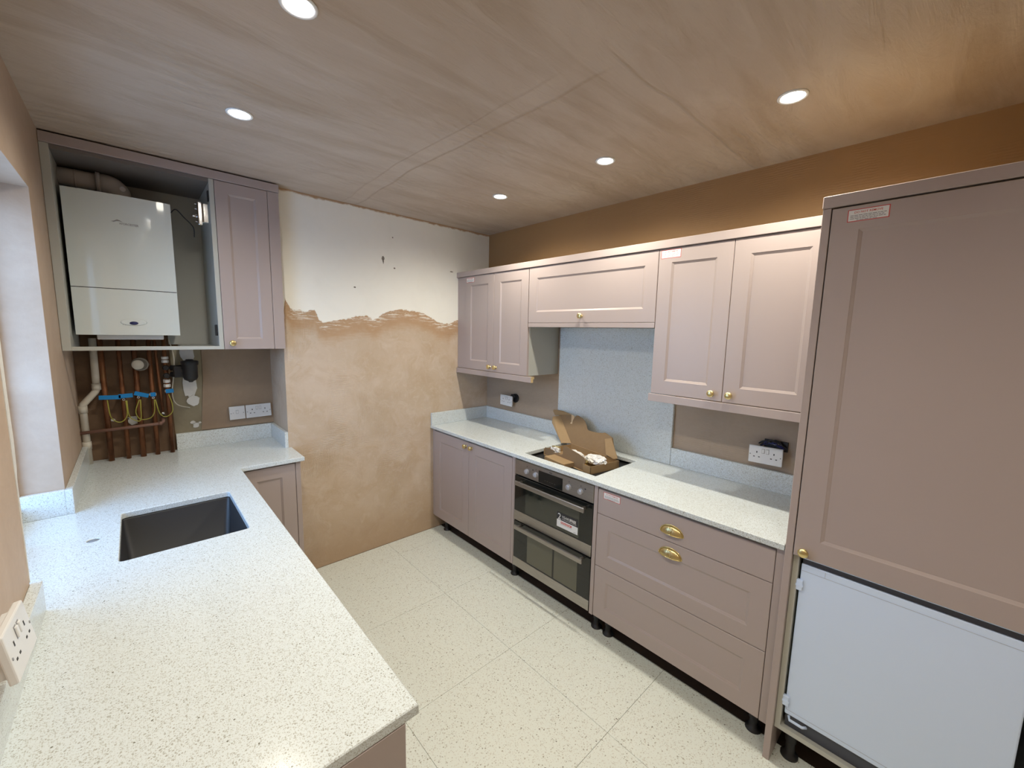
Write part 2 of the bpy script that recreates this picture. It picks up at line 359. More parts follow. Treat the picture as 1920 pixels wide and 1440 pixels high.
def put(name, me, parent=None, loc=(0, 0, 0), rot=(0, 0, 0)):
    o = bpy.data.objects.new(name, me); C.objects.link(o); o.location = loc; o.rotation_euler = rot
    if parent is not None: o.parent = parent
    return o
def tag(o, label=None, cat=None, group=None, kind=None):
    if label: o['label'] = label
    if cat: o['category'] = cat
    if group: o['group'] = group
    if kind: o['kind'] = kind
    return o
def thing(name, label, cat, loc=(0, 0, 0), rz=0.0, group=None, rot=None):
    o = bpy.data.objects.new(name, None); C.objects.link(o); o.location = loc; o.empty_display_size = 0.05
    o.rotation_euler = rot if rot else (0, 0, math.radians(rz)); return tag(o, label, cat, group)
def B(*a, **k): return MB().box(*a, **k)

# ---------------------------------------------------------------- room
def struct(o, label): return tag(o, label, kind='structure')
fl = MB().box(X0 - .3, W + .1, YB - .1, DA + .1, -0.12, -0.004).obj('floor', 'subfloor'); struct(fl, 'bare dark subfloor under pale speckled vinyl tiles')
xs = [X0 + .004, .13, .725, 1.32, 1.80]; ys = [YB + .003] + [.803 + .597 * k for k in range(-4, 4)] + [D - .002]
g = .0006
for i in range(4):
    for j in range(len(ys) - 1):
        a, b_, c_, d_ = xs[i] + g, xs[i + 1] - g, ys[j] + g, ys[j + 1] - g
        if i == 0 and c_ > .6: continue
        MB().box(a, b_, c_, d_, -0.0045, 0.0 - random.uniform(0, .0003), bev=.0006).obj('tile', 'vinyl', fl)
# left wall with the window recess (a real opening)
m = MB(); T = .32
m.box(X0 - T, X0, YB, WIN0, 0, ZC); m.box(X0 - T, X0, WIN1, DA, 0, ZC)
m.box(X0 - T, X0, WIN0, WIN1, WHEAD, ZC); m.box(X0 - T, X0, WIN0, WIN1, 0, ZT - TH)
wl = m.obj('wall_left', 'plaster'); struct(wl, 'bare plaster wall with window recess over the sink run')
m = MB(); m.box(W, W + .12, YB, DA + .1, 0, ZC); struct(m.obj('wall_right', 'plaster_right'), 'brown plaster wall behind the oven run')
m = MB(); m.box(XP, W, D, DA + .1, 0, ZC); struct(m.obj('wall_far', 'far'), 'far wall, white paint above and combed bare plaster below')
m = MB(); m.box(X0 - T, XP, DA, DA + .1, 0, ZC); wa = struct(m.obj('wall_alcove', 'brick_dark'), 'dark old render behind the boiler pipes')
m = MB(); m.box(X0 - T, W + .12, YB - .1, YB, 0, ZC); struct(m.obj('wall_back', 'plaster'), 'plaster wall behind the camera')
m = MB(); m.box(X0 - T, W + .12, YB - .1, DA + .1, ZC, ZC + .1); struct(m.obj('ceiling', 'ceiling'), 'bare skimmed plaster ceiling with downlights')
# alcove wall layers
m = MB(); m.prism([(.302, 1.6), (.300, 1.3), (.288, 1.15), (.275, .975), (XP, .975), (XP, ZC), (.302, ZC)], DA - .007, DA + .001, 'y'); m.obj('plaster_skim', 'plaster_alcove', wa)
m = MB(); m.prism([(.150, 1.5), (.155, 1.3), (.145, 1.1), (.150, .88), (.274, .88), (.286, 1.14), (.298, 1.3), (.300, 1.5)], DA - .003, DA + .001, 'y'); m.obj('concrete_patch', 'concrete', wa)
m = MB(); random.seed(3)
def blob(cx, cz, rx, rz, n=16, j=.18, y0=DA - .010):
    return [(cx + rx * math.cos(2 * math.pi * i / n) * (1 + random.uniform(-j, j)), cz + rz * math.sin(2 * math.pi * i / n) * (1 + random.uniform(-j, j))) for i in range(n)]
m.prism(blob(.232, 1.46, .034, .06), DA - .010, DA, 'y'); m.prism(blob(.234, 1.28, .033, .10), DA - .011, DA, 'y'); m.prism(blob(.245, 1.165, .030, .035), DA - .016, DA, 'y')
m.obj('filler_smear', 'filler', wa)
for cx, cz, r in [(-.03, 1.075, .028), (.25, 1.01, .018), (-.115, 1.09, .010), (-.06, 1.09, .011), (.235, 1.03, .012), (.27, 1.025, .007)]:
    MB().prism(blob(cx, cz, r, r * .9, 10, .25), DA - .006, DA, 'y').obj('plaster_dab', 'filler', wa)
wf = bpy.data.objects['wall_far']
for cx, cz, rx, rz in [(1.325, 2.118, .011, .013), (1.326, 2.098, .005, .016), (1.12, 1.902, .008, .006), (1.41, 2.06, .007, .005), (1.90, 2.09, .014, .004), (1.40, 2.27, .004, .005)]:
    MB().prism(blob(cx, cz, rx, rz, 9, .3), D - .0012, D + .001, 'y').obj('wall_scar', 'scar', wf)
# window (frame at the outside of the recess, mostly hidden by the near wall)
m = MB(); xw0, xw1 = X0 - .18, X0 - .115; fw = .055
m.box(xw0, xw1, WIN0, WIN0 + fw, ZT, WHEAD, bev=.003); m.box(xw0, xw1, WIN1 - fw * .45, WIN1, ZT, WHEAD, bev=.003)
m.box(xw0, xw1, WIN0 + fw, WIN1 - fw * .45, ZT, ZT + fw, bev=.003); m.box(xw0, xw1, WIN0 + fw, WIN1 - fw * .45, WHEAD - fw, WHEAD, bev=.003)
m.box(xw0, xw1, 1.92, 1.965, ZT + fw, WHEAD - fw, bev=.003)
wn = m.obj('window_1', 'upvc'); struct(wn, 'white framed window in the recess over the worktop')
for a, b_ in ((WIN0 + fw, 1.92), (1.965, WIN1 - fw * .45)):
    B(xw0 + .025, xw0 + .031, a, b_, ZT + fw, WHEAD - fw).obj('pane', 'glass', wn)
# metal corner bead / plaster arris on the near corner of the recess
m = MB(); m.prism([(WIN0 - .003, .96), (WIN0 + .003, .96), (WIN0 + .004, 1.10), (WIN0 + .010, 1.16), (WIN0 + .007, 1.22), (WIN0 + .022, 1.26), (WIN0 + .030, 1.33), (WIN0 + .026, 1.45), (WIN0 + .030, 1.62), (WIN0 + .022, 1.8), (WIN0 + .024, WHEAD), (WIN0 - .003, WHEAD)], X0 - .006, X0 + .0015, 'x')
struct(m.obj('trim_1', 'filler'), 'thin plaster bead on the near recess corner')

# ---------------------------------------------------------------- doors, knobs, handles
def shaker(m, x0, x1, z0, z1, fr=.075, ins=.006, ch=.009, t=.019, slab=False, frz=None):
    """front at y=0 facing -y; thickness t behind"""
    frz = fr if frz is None else frz
    if slab: return m.box(x0, x1, 0, t, z0, z1, bev=.0015)
    e = .0015
    def ring(a, az, y): return [m.v(p) for p in ((x0 + a, y, z0 + az), (x1 - a, y, z0 + az), (x1 - a, y, z1 - az), (x0 + a, y, z1 - az))]
    R = [ring(0, 0, t), ring(0, 0, e), ring(e, e, 0), ring(fr, frz, 0), ring(fr + .0012, frz + .0012, .0012), ring(fr + ch, frz + ch, ins - .001), ring(fr + ch + .001, frz + ch + .001, ins)]
    m.f(R[0][::-1]); m.f(R[-1])
    for a, b_ in zip(R, R[1:]):
        for i in range(4): m.f([a[i], a[(i + 1) % 4], b_[(i + 1) % 4], b_[i]])
    return m
KNOB = MB().lathe([(.0085, 0), (.0085, .002), (.0055, .004), (.005, .012), (.008, .0155), (.0145, .018), (.0165, .0215), (.0155, .025), (.0105, .0275), (0, .0285)], axis='-y', n=24).mesh('knob', 'brass')
def knob(parent, x, z, y=0): return put('knob', KNOB, parent, (x, y, z))
def cup_mesh():
    m = MB(); w, hgt, dep = .0515, .038, .019; nu, nv = 20, 10; rows = []
    # quarter-dome shell: half ellipse outline on the drawer, swelling forward, open below
    for j in range(nv + 1):
        b_ = (math.pi / 2) * j / nv; row = []
        for i in range(nu + 1):
            a = math.pi * i / nu
            x = -w * math.cos(a); z = hgt * math.sin(a) * math.sin(b_) if False else 0
            s_ = math.sin(a)
            x = -w * math.cos(a); z = hgt * s_ * math.cos(b_); y = -dep * (s_ ** 1.25) * math.sin(b_)
            row.append(m.v((x, y, z)))
        rows.append(row)
    for a, b_ in zip(rows, rows[1:]):
        for i in range(nu): m.f([a[i], a[i + 1], b_[i + 1], b_[i]], True)
    # rim on the drawer and central raised bands
    rim = [(-w * 1.05 * math.cos(math.pi * i / 24), -.0012, hgt * 1.06 * math.sin(math.pi * i / 24)) for i in range(25)]
    m.tube(rim, .0022, 8)
    for x0 in (-.006, 0, .006):
        p = []
        for j in range(11):
            b_ = (math.pi / 2) * j / 10; s_ = math.sin(math.acos(max(-1, min(1, -x0 / w))))
            p.append((x0, -dep * s_ ** 1.25 * math.sin(b_) - .0008, hgt * s_ * math.cos(b_) + .0008))
        m.tube(p, .0016, 6)
    bot = [(-w * math.cos(math.pi * i / 24), -dep * math.sin(math.pi * i / 24) ** 1.25 - .0004, 0) for i in range(25)]
    m.tube(bot, .0016, 8)
    return m.mesh('cup_handle', 'brass', recalc=False)
CUP = cup_mesh()
def sticker(parent, x, z, w=.10, h=.038, y=-.0004):
    m = MB(); m.mi = 0; m.box(x, x + w, y, 0, z - h, z); m.mi = 1; b_ = .0022
    m.box(x + b_, x + w - b_, y - .0002, y, z - h + b_, z - b_)
    m.mi = 0; m.text('DO NOT REMOVE', .0088, x + w / 2, z - .0125, y - .0004, 'CENTER', bold=.0001, sx=.95)
    m.mi = 2; random.seed(5)
    for k in range(4):
        zz = z - .0175 - k * .0047; a = x + .007 + (0 if k < 3 else .016); e = x + w - .007 - (0 if k < 3 else .02)
        while a < e - .004:
            l_ = min(random.uniform(.004, .011), e - a); m.box(a, a + l_, y - .0003, y - .0002, zz - .0022, zz); a += l_ + .0014
    return m.obj('sticker', ['red', 'paper', 'grey_print'], parent)
LEG = MB().lathe([(.028, 0), (.030, .003), (.030, .010), (.017, .016), (.015, .05), (.019, .055), (.019, .104), (.030, .108), (.030, .1135)], axis='z', n=18).mesh('leg', 'black')
def legs(parent, xs_, ys_, z=-.004):
    for x in xs_:
        for y in ys_: put('leg', LEG, parent, (x, y, z))
def FR(y): return (XF, y, 0)      # right-run units: local x runs towards the camera, local y into the wall

Z0, Z1 = .1182, .8304             # base doors
# ---- base cabinet with two doors, in the far right corner
c = thing('base_cabinet', 'pink shaker base cabinet with two doors, between plaster wall and oven', 'cabinet', FR(D), -90)
y2, y3 = D - 2.302, D - 1.820
dw = W - XF - .005
m = MB(); m.box(.028, y3, .021, .039, Z0, Z1 + .016); m.box(y3 - .018, y3, .021, dw, Z0, Z1 + .016); m.box(.028, .046, .021, dw, Z0, Z1 + .016); m.box(.046, y3 - .018, .039, dw, Z0, Z0 + .018)
m.obj('carcass', 'grey_board', c)
B(.0005, .0265, .003, .022, Z0, Z1 + .016, bev=.001).obj('filler_panel', 'pink', c)
d1 = shaker(MB(), .028, y2 - .0012, Z0, Z1).obj('door', 'pink', c); knob(d1, y2 - .034, .797)
d2 = shaker(MB(), y2 + .0012, y3 - .022, Z0, Z1).obj('door', 'pink', c); knob(d2, y2 + .034, .797)
B(y3 - .0205, y3 - .001, .001, .021, Z0, Z1 + .010, bev=.001).obj('end_strip', 'pink', c)
legs(c, (.10, y3 - .05), (.075, .45))
# ---- oven housing strips + oven
h = thing('oven_housing', 'pink side panels and grey base carrying the double oven', 'cabinet', FR(1.820), -90)
wo = 1.820 - 1.1815
m = MB(); m.box(.002, .017, .025, dw, Z0, Z1 + .010); m.box(wo - .018, wo - .003, .025, dw, Z0, Z1 + .010); m.box(.017, wo - .018, .05, dw, Z0 - .0, Z0 + .005); m.obj('carcass', 'grey_board', h)
B(wo - .0245, wo - .002, .000, .025, Z0 - .004, Z1 + .012, bev=.001).obj('side_panel', 'pink', h)
B(0, .006, .002, .024, Z0 - .004, Z1 + .012, bev=.001).obj('side_panel', 'pink', h)
legs(h, (wo - .02,), (.075, .45))
ov = thing('double_oven', 'built-in stainless steel and black glass double oven under the worktop', 'oven', FR(1.812), -90)
wv_ = 1.812 - 1.209
B(.012, wv_ - .012, .022, .52, Z0 + .006, .826, bev=.002).obj('oven_body', 'black', ov)
cp = B(0, wv_, -.002, .022, .737, .8335, bev=.002).obj('control_panel', 'steel', ov)
dsp = MB(); dsp.box(.206, .391, -.0032, -.002, .741, .812); dsp.mi = 1
for k in range(5): dsp.box(.255 + k * .019, .261 + k * .019, -.0033, -.0032, .7625, .7633)
dsp.obj('display', ['black_glass', 'grey_print'], cp)
OK_ = MB().lathe([(.0175, 0), (.0175, .003), (.0150, .004), (.0148, .012), (.0138, .0135), (0, .0135)], axis='-y', n=24).mesh('oven_knob', 'knob_grey')
for kx in (.1070, .1830, .437, .520): put('oven_knob', OK_, cp, (kx, -.002, .778))
for kx in (.1070, .1830, .437, .520): B(kx - .0015, kx + .0015, -.0026, -.002, .806, .812).obj('printed_mark', 'black_print', cp)
for kx in (.157, .549): B(kx - .004, kx + .004, -.0026, -.002, .797, .803).obj('indicator_lamp', 'black_print', cp)
MB().text('AEG', .012, .300, .8165, -.0025, 'CENTER', bold=.0003).obj('logo', 'black_print', cp)
HD = None
def oven_door(z0, z1, strip, panes=1, hdrop=.028):
    d = B(0, wv_, -.002, .02, z0, z1, bev=.002).obj('oven_door', 'black_glass', ov)
    B(0, wv_, -.0045, -.0015, z0, z0 + strip, bev=.001).obj('steel_strip', 'steel', d)
    g_ = MB(); gx = ((.10, wv_ - .085),) if panes == 1 else ((.125, .335), (.348, wv_ - .085))
    for a, b_ in gx: g_.box(a, b_, -.0026, -.002, z0 + strip + .008, z1 - .055)
    g_.obj('viewing_pane', 'oven_pane' if panes == 1 else 'oven_pane_pale', d)
    hm = MB(); hz = z1 - hdrop
    hm.box(.044, wv_ - .028, -.047, -.036, hz - .0135, hz + .0135, bev=.003, seg=2)
    for hx in (.06, wv_ - .055): hm.box(hx, hx + .012, -.037, -.002, hz - .008, hz + .008, bev=.002)
    hm.obj('oven_handle', 'steel', d)
    return d
ud = oven_door(.437, .727, .063); oven_door(Z0 + .006, .428, .060, panes=2, hdrop=.016)
m = MB(); sx = 1.812 - 1.452; m.mi = 0; m.box(sx, sx + .151, -.0034, -.0027, .5675, .611); m.mi = 1; m.box(sx, sx + .151, -.0034, -.0027, .5245, .5675)
m.mi = 1; m.text('2', .050, sx + .006, .571, -.0037, bold=.0003); m.text('YEARS', .022, sx + .036, .583, -.0037); m.text('FREE', .022, sx + .096, .583, -.0037, bold=.0006, sx=.92)
m.box(sx + .036, sx + .14, -.0037, -.0034, .5755, .5770)
m.mi = 2; m.box(sx + .030, sx + .108, -.0037, -.0034, .549, .5605)
m.mi = 3
for k in range(7): m.box(sx + .028 + k * .012, sx + .037 + k * .012, -.0037, -.0034, .5425, .5445)
m.text('AEG', .010, sx + .122, .528, -.0037)
m.mi = 1
for k in range(7): m.box(sx + .034 + k * .0098, sx + .0405 + k * .0098, -.0040, -.0037, .5528, .5572)
m.obj('sticker', ['black_print', 'paper', 'red', 'grey_print'], ud)

# ---- drawer unit
YR1, YR2 = 1.1802, .3783
dr = thing('drawer_unit', 'pink three-drawer base unit between the oven and tall fridge housing', 'cabinet', FR(YR1), -90)
wd = YR1 - YR2
m = MB(); m.box(0, .018, .021, dw, Z0, Z1 + .012); m.box(wd - .018, wd, .021, dw, Z0, Z1 + .012); m.box(.018, wd - .018, .021, dw, Z0, Z0 + .018); m.box(.018, wd - .018, .021, .06, Z1 - .02, Z1 + .012); m.box(.018, wd - .018, .55, .556, Z0 + .018, Z1); m.obj('carcass', 'grey_board', dr)
ZG1, ZG2 = .6964, .4084
t1 = MB(); shaker(t1, 0, wd, ZG1 + .0015, Z1, slab=True); t1 = t1.obj('drawer_front', 'pink', dr)
put('cup_handle', CUP, t1, (.400, 0, .738))
sticker(t1, .032, .8215, .098, .036)
t2 = shaker(MB(), 0, wd, ZG2 + .0015, ZG1 - .0015, fr=.070).obj('drawer_front', 'pink', dr); put('cup_handle', CUP, t2, (.400, 0, .630))
shaker(MB(), 0, wd, Z0, ZG2 - .0015, fr=.070).obj('drawer_front', 'pink', dr)
B(wd + .002, wd + .0305, .001, .021, Z0 - .003, Z1 + .013, bev=.001).obj('filler_panel', 'pink', dr)
legs(dr, (.055, wd - .03), (.075, .45))

# ---- worktop helper : slab from rectangular cells with real openings
def slab(xs_, ys_, inside, z0, z1, bev=.0022, round_at=(), rr=.014):
    m = MB(); vt = {}; 
    def V(i, j, k):
        if (i, j, k) not in vt: vt[i, j, k] = m.v((xs_[i], ys_[j], (z0, z1)[k]))
        return vt[i, j, k]
    I = {(i, j) for i in range(len(xs_) - 1) for j in range(len(ys_) - 1) if inside((xs_[i] + xs_[i + 1]) / 2, (ys_[j] + ys_[j + 1]) / 2)}
    for i, j in I:
        m.f([V(i, j, 1), V(i + 1, j, 1), V(i + 1, j + 1, 1), V(i, j + 1, 1)]); m.f([V(i, j, 0), V(i, j + 1, 0), V(i + 1, j + 1, 0), V(i + 1, j, 0)])
        for di, dj, a, b_ in ((-1, 0, (i, j + 1), (i, j)), (1, 0, (i + 1, j), (i + 1, j + 1)), (0, -1, (i, j), (i + 1, j)), (0, 1, (i + 1, j + 1), (i, j + 1))):
            if (i + di, j + dj) not in I: m.f([V(*a, 0), V(*b_, 0), V(*b_, 1), V(*a, 1)])
    bmesh.ops.dissolve_limit(m.bm, angle_limit=.01, verts=m.bm.verts, edges=m.bm.edges)
    if round_at:
        es = [e for e in m.bm.edges if abs(e.verts[0].co.z - e.verts[1].co.z) > .005 and any((e.verts[0].co.xy - Vector(p)).length < .002 for p in round_at)]
        bmesh.ops.bevel(m.bm, geom=es, offset=rr, segments=5, affect='EDGES', profile=0.5)
    if bev:
        es = [e for e in m.bm.edges if len(e.link_faces) == 2 and abs(e.verts[0].co.z - e.verts[1].co.z) < 1e-5 and e.calc_face_angle(0) > 1.2]
        bmesh.ops.bevel(m.bm, geom=es, offset=bev, segments=1, affect='EDGES', profile=0.5)
    return m
# ---- right worktop with hob cut-out
HX0, HX1, HY0, HY1 = 1.762, 2.178, 1.231, 1.772
XWF = 1.7007
wt = thing('worktop', 'white speckled quartz worktop over the oven run, with hob cut-out', 'worktop', (0, 0, 0))
slab([XWF, HX0, HX1, W - .001], [.349, HY0, HY1, D - .001], lambda x, y: not (HX0 < x < HX1 and HY0 < y < HY1), ZT - TH, ZT).obj('slab', 'quartz', wt)
B(W - .021, W - .001, 1.9405, D - .002, ZT, ZT + .100, bev=.0015).obj('upstand', 'quartz', wt)
B(XWF + .002, W - .0215, D - .022, D - .002, ZT, ZT + .100, bev=.0015).obj('upstand', 'quartz', wt)
B(W - .021, W - .001, .349, 1.0655, ZT, ZT + .103, bev=.0015).obj('upstand', 'quartz', wt)
sb = B(W - .022, W - .001, 1.0665, 1.9395, ZT + .0005, 1.664, bev=.0015).obj('splashback', 'quartz')
tag(sb, 'tall grey-white speckled quartz splashback behind the hob cut-out', 'splashback')

# ---- wall units on the right
ZU0, ZU1 = 1.3284, 2.0468; uw = W - XU - .004
def FU(y): return (XU, y, 0)
u1 = thing('wall_cabinet', 'pink two-door wall cabinet nearest the far white wall', 'cabinet', FU(D), -90)
a0, a1, a2 = D - 2.6776, D - 2.3274, D - 1.9672
m = MB(); m.box(a0 - .002, a0 + .016, .020, uw, ZU0, ZU1); m.box(a2 - .020, a2 - .002, .0195, uw, ZU0, ZU1); m.box(a0 + .016, a2 - .020, .020, uw, ZU0, ZU0 + .018); m.box(a0 + .016, a2 - .020, .020, uw, ZU1 - .018, ZU1); m.box(a0 + .016, a2 - .020, uw - .008, uw, ZU0 + .018, ZU1 - .018)
m.obj('carcass', 'grey_board', u1)
B(.001, a0 - .001, .006, .026, ZU0, ZU1, bev=.001).obj('filler_panel', 'pink', u1)
d1 = shaker(MB(), a0, a1 - .0012, ZU0, ZU1, fr=.068).obj('door', 'pink', u1); knob(d1, a1 - .034, ZU0 + .034)
sticker(d1, .014 + a0, 2.036, .10, .036)
d2 = shaker(MB(), a1 + .0012, a2 - .004, ZU0, ZU1, fr=.068).obj('door', 'pink', u1); knob(d2, a1 + .034, ZU0 + .034)
u2 = thing('bridging_cabinet', 'wide low pink lift-up cabinet over the hob, with one brass knob', 'cabinet', FU(1.9672), -90)
b1 = 1.9672 - 1.0537
ZB = 1.6889
m = MB(); m.box(.001, .018, .020, uw, ZB + .001, ZU1); m.box(b1 - .018, b1 - .003, .020, uw, ZB + .001, ZU1); m.box(.018, b1 - .018, .020, uw, ZU1 - .018, ZU1); m.box(.018, b1 - .018, .020, uw, ZB + .001, ZB + .018); m.obj('carcass', 'grey_board', u2)
dd = shaker(MB(), .0, b1 - .002, ZB, ZU1, fr=.070).obj('door', 'pink', u2); knob(dd, 1.9672 - 1.523, 1.728)
B(.0, b1 - .002, .0, .020, ZB - .028, ZB - .002, bev=.001).obj('light_rail', 'pink', u2)
hd = thing('extractor_hood', 'slim canopy extractor hidden under the wide lift-up cabinet', 'extractor', FU(1.9672), -90)
B(.10, b1 - .12, .030, uw - .01, ZB - .022, ZB - .0005, bev=.002).obj('hood_body', 'trim_white', hd)
m = MB(); m.box(.15, .40, .06, .24, ZB - .0245, ZB - .022); m.box(.45, .70, .06, .24, ZB - .0245, ZB - .022); m.obj('grease_filter', 'steel', hd)
u3 = thing('wall_cabinet', 'pink two-door wall cabinet beside the tall fridge housing', 'cabinet', FU(1.0537), -90)
c1, c2 = 1.0537 - .7025, 1.0537 - .3485
m = MB(); m.box(.0, .018, .020, uw, ZU0, ZU1); m.box(c2 - .019, c2 - .001, .020, uw, ZU0, ZU1); m.box(.018, c2 - .019, .020, uw, ZU0, ZU0 + .018); m.box(.018, c2 - .019, .020, uw, ZU1 - .018, ZU1); m.box(.018, c2 - .019, uw - .008, uw, ZU0 + .018, ZU1 - .018)
m.obj('carcass', 'grey_board', u3)
d1 = shaker(MB(), .001, c1 - .0012, ZU0, ZU1, fr=.068).obj('door', 'pink', u3); knob(d1, c1 - .044, ZU0 + .034)
sticker(d1, .012, 2.040, .10, .040)
d2 = shaker(MB(), c1 + .0012, c2 - .001, ZU0, ZU1, fr=.068).obj('door', 'pink', u3); knob(d2, c1 + .034, ZU0 + .034)
XC_ = 1.9495
cn = B(XC_, XC_ + .022, .3475, D - .001, 2.0488, 2.0885, bev=.0015).obj('cornice', 'pink')
MBs = B(XC_ + .022, W - .004, .3475, D - .001, 2.0488, 2.0585).obj('top_board', 'grey_board', cn)
tag(cn, 'long pink cornice strip running along the tops of the wall cabinets', 'cornice')
p1 = thing('pelmet', 'pink pelmet strip with raw end, under the far two-door wall cabinet', 'pelmet', FU(D), -90)
B(.001, D - 1.9187 - .0012, -.008, .014, 1.2868, ZU0 - .0035, bev=.001).obj('pelmet_strip', 'pink', p1)
B(D - 1.9187 - .0012, D - 1.9187, -.0075, .0135, 1.2873, ZU0 - .004).obj('raw_end', 'mdf', p1)
B(D - 1.9672, D - 1.9187 - .003, .014, .026, 1.31, ZU0 - .004).obj('raw_block', 'mdf', p1)
p2 = thing('pelmet', 'pink pelmet strip under the wall cabinet beside the fridge housing', 'pelmet', FU(1.0537), -90)
B(-.008, c2 - .001, -.008, .014, 1.2868, ZU0 - .0035, bev=.001).obj('pelmet_strip', 'pink', p2)

# ---- tall fridge housing
YT = .3451
th_ = thing('fridge_housing', 'tall pink housing with large shaker door above an uncovered fridge door', 'cabinet', (XT, YT, 0), -90)
tw = .635; td = W - XT - .004
B(0, .0225, 0, td, 0.0, 2.0445, bev=.001).obj('end_panel', 'pink', th_)
B(tw + .0015, tw + .024, 0, td, 0.0, 2.0445, bev=.001).obj('end_panel', 'pink', th_)
m = MB(); m.box(.0235, .0415, .022, td, .137, 2.040); m.box(tw - .017, tw + .0005, .022, td, .137, 2.040); m.box(.0415, tw - .017, .022, td, .137, .155); m.box(.0415, tw - .017, .022, td, 2.02, 2.040); m.box(.0415, tw - .017, td - .01, td, .155, 2.02)
m.obj('carcass', 'grey_board', th_)
B(-.002, tw + .026, -.004, .018, 2.0455, 2.0831, bev=.002).obj('cornice', 'pink', th_); B(-.002, tw + .026, .018, td, 2.0455, 2.056).obj('top_board', 'mdf', th_)
dt = shaker(MB(), .0255, tw - .001, .8513, 2.0405, fr=.072).obj('door', 'pink', th_); knob(dt, YT - .288, .876)
sticker(dt, YT - .279, 2.029, .100, .037)
legs(th_, (.07, tw - .04), (.085, .47), z=-.004)
for o in th_.children:
    if o.name.startswith('leg'): o.scale.z = 1.24
fg = thing('fridge_freezer', 'white integrated fridge freezer inside the tall housing, door uncovered', 'fridge', (XT, YT, 0), -90)
fx0, fx1 = YT - .297, YT + .234
B(fx0 + .004, fx1 - .003, .075, td - .03, .1555, 1.98, bev=.004).obj('fridge_body', 'fridge_white', fg)
B(fx0 + .006, fx1 - .006, .060, .075, .165, 1.975).obj('door_seal', 'seal', fg)
fd = B(fx0, fx1, .030, .060, .209, .8165, bev=.004, seg=2).obj('fridge_door', 'fridge_white', fg)
B(fx0, fx1, .030, .060, .834, 1.97, bev=.004, seg=2).obj('fridge_door', 'fridge_white', fg)
for q in ((fx0 + .004, fx1 - .004, .790, .7908), (fx0 + .07, fx0 + .0708, .7912, .812), (fx0 + .004, fx1 - .004, .228, .2288)): B(q[0], q[1], .0288, .030, q[2], q[3]).obj('door_seam', 'seam_grey', fd)
for z in (.735, .265):
    m = MB(); m.box(fx0 - .008, fx0 + .012, .020, .034, z - .020, z + .020, bev=.002); m.box(fx0 - .009, fx0 + .013, .0185, .021, z - .004, z + .004); m.obj('slide_bracket', 'fridge_white', fd)
m = MB(); m.tube([(fx0 + .015, .034, .2035), (fx0 + .02, .022, .1975), (fx0 + .06, .022, .1965), (fx0 + .07, .034, .1955)], .005, 8); m.obj('door_hinge', 'fridge_white', fd)
B(fx0 + .003, fx1 - .003, .034, .058, .8175, .8325).obj('mid_rail', 'seal', fg)
B(fx0 + .003, fx1 - .003, .040, .072, .1565, .2075).obj('vent_plinth', 'seal', fg)

# ---------------------------------------------------------------- left side
XL, YN, YA, XA = .3739, .6618, 2.5256, .6912
SX0, SX1, SY0, SY1 = -.083, .2735, 1.7299, 2.1901
lw = thing('worktop', 'L-shaped white speckled quartz worktop with sink opening under the window', 'worktop', (0, 0, 0))
def inL(x, y):
    if SX0 < x < SX1 and SY0 < y < SY1: return False
    if x < X0: return WIN0 < y < WIN1
    if y > D: return x < XP
    if x > XL: return y > YA
    return True
sl = slab([X0 - .115, X0 + .0005, SX0, SX1, XL, XP - .0005, XA], [YN, WIN0 + .0005, SY0, SY1, WIN1 - .0005, YA, D - .0005, DA - .0005], inL, ZT - TH, ZT, round_at=[(SX0, SY0), (SX1, SY0), (SX0, SY1), (SX1, SY1)]).obj('slab', 'quartz', lw)
# tap hole bored through
cut = MB().lathe([(.0175, -.1), (.0175, .1)], (-.152, 1.970, ZT), n=28).obj('cutter', 'quartz')
bo = sl.modifiers.new('b', 'BOOLEAN'); bo.object = cut; bo.operation = 'DIFFERENCE'; bo.solver = 'EXACT'
dg = bpy.context.evaluated_depsgraph_get(); nm = bpy.data.meshes.new_from_object(sl.evaluated_get(dg)); sl.modifiers.clear(); sl.data = nm; bpy.data.objects.remove(cut)
MB().lathe([(0, -.0035), (.0172, -.0035), (.0172, -.006), (0, -.006)], (-.152, 1.970, ZT), n=28).obj('tap_hole_shade', 'hole_grey', lw)  # added grey disc, standing in for the shade inside the hole
ut = .0225; us = ZT + .1
B(X0 + .0005, X0 + ut, YN + .01, WIN0, ZT, ZT + .0835, bev=.0015).obj('upstand', 'quartz', lw)
B(X0 + .0005, X0 + ut, WIN1 - .0215, DA - .0005, ZT, us, bev=.0015).obj('upstand', 'quartz', lw)
B(X0 - .114, X0 + .0005, WIN1 - .0215, WIN1 - .001, ZT, us, bev=.0015).obj('upstand', 'quartz', lw)
B(.149, XP - .0205, DA - .0285, DA - .0075, ZT, us, bev=.0015).obj('upstand', 'quartz', lw)
B(XP - .0200, XP - .0005, D - .004, DA - .0075, ZT, us, bev=.0015).obj('upstand', 'quartz', lw)
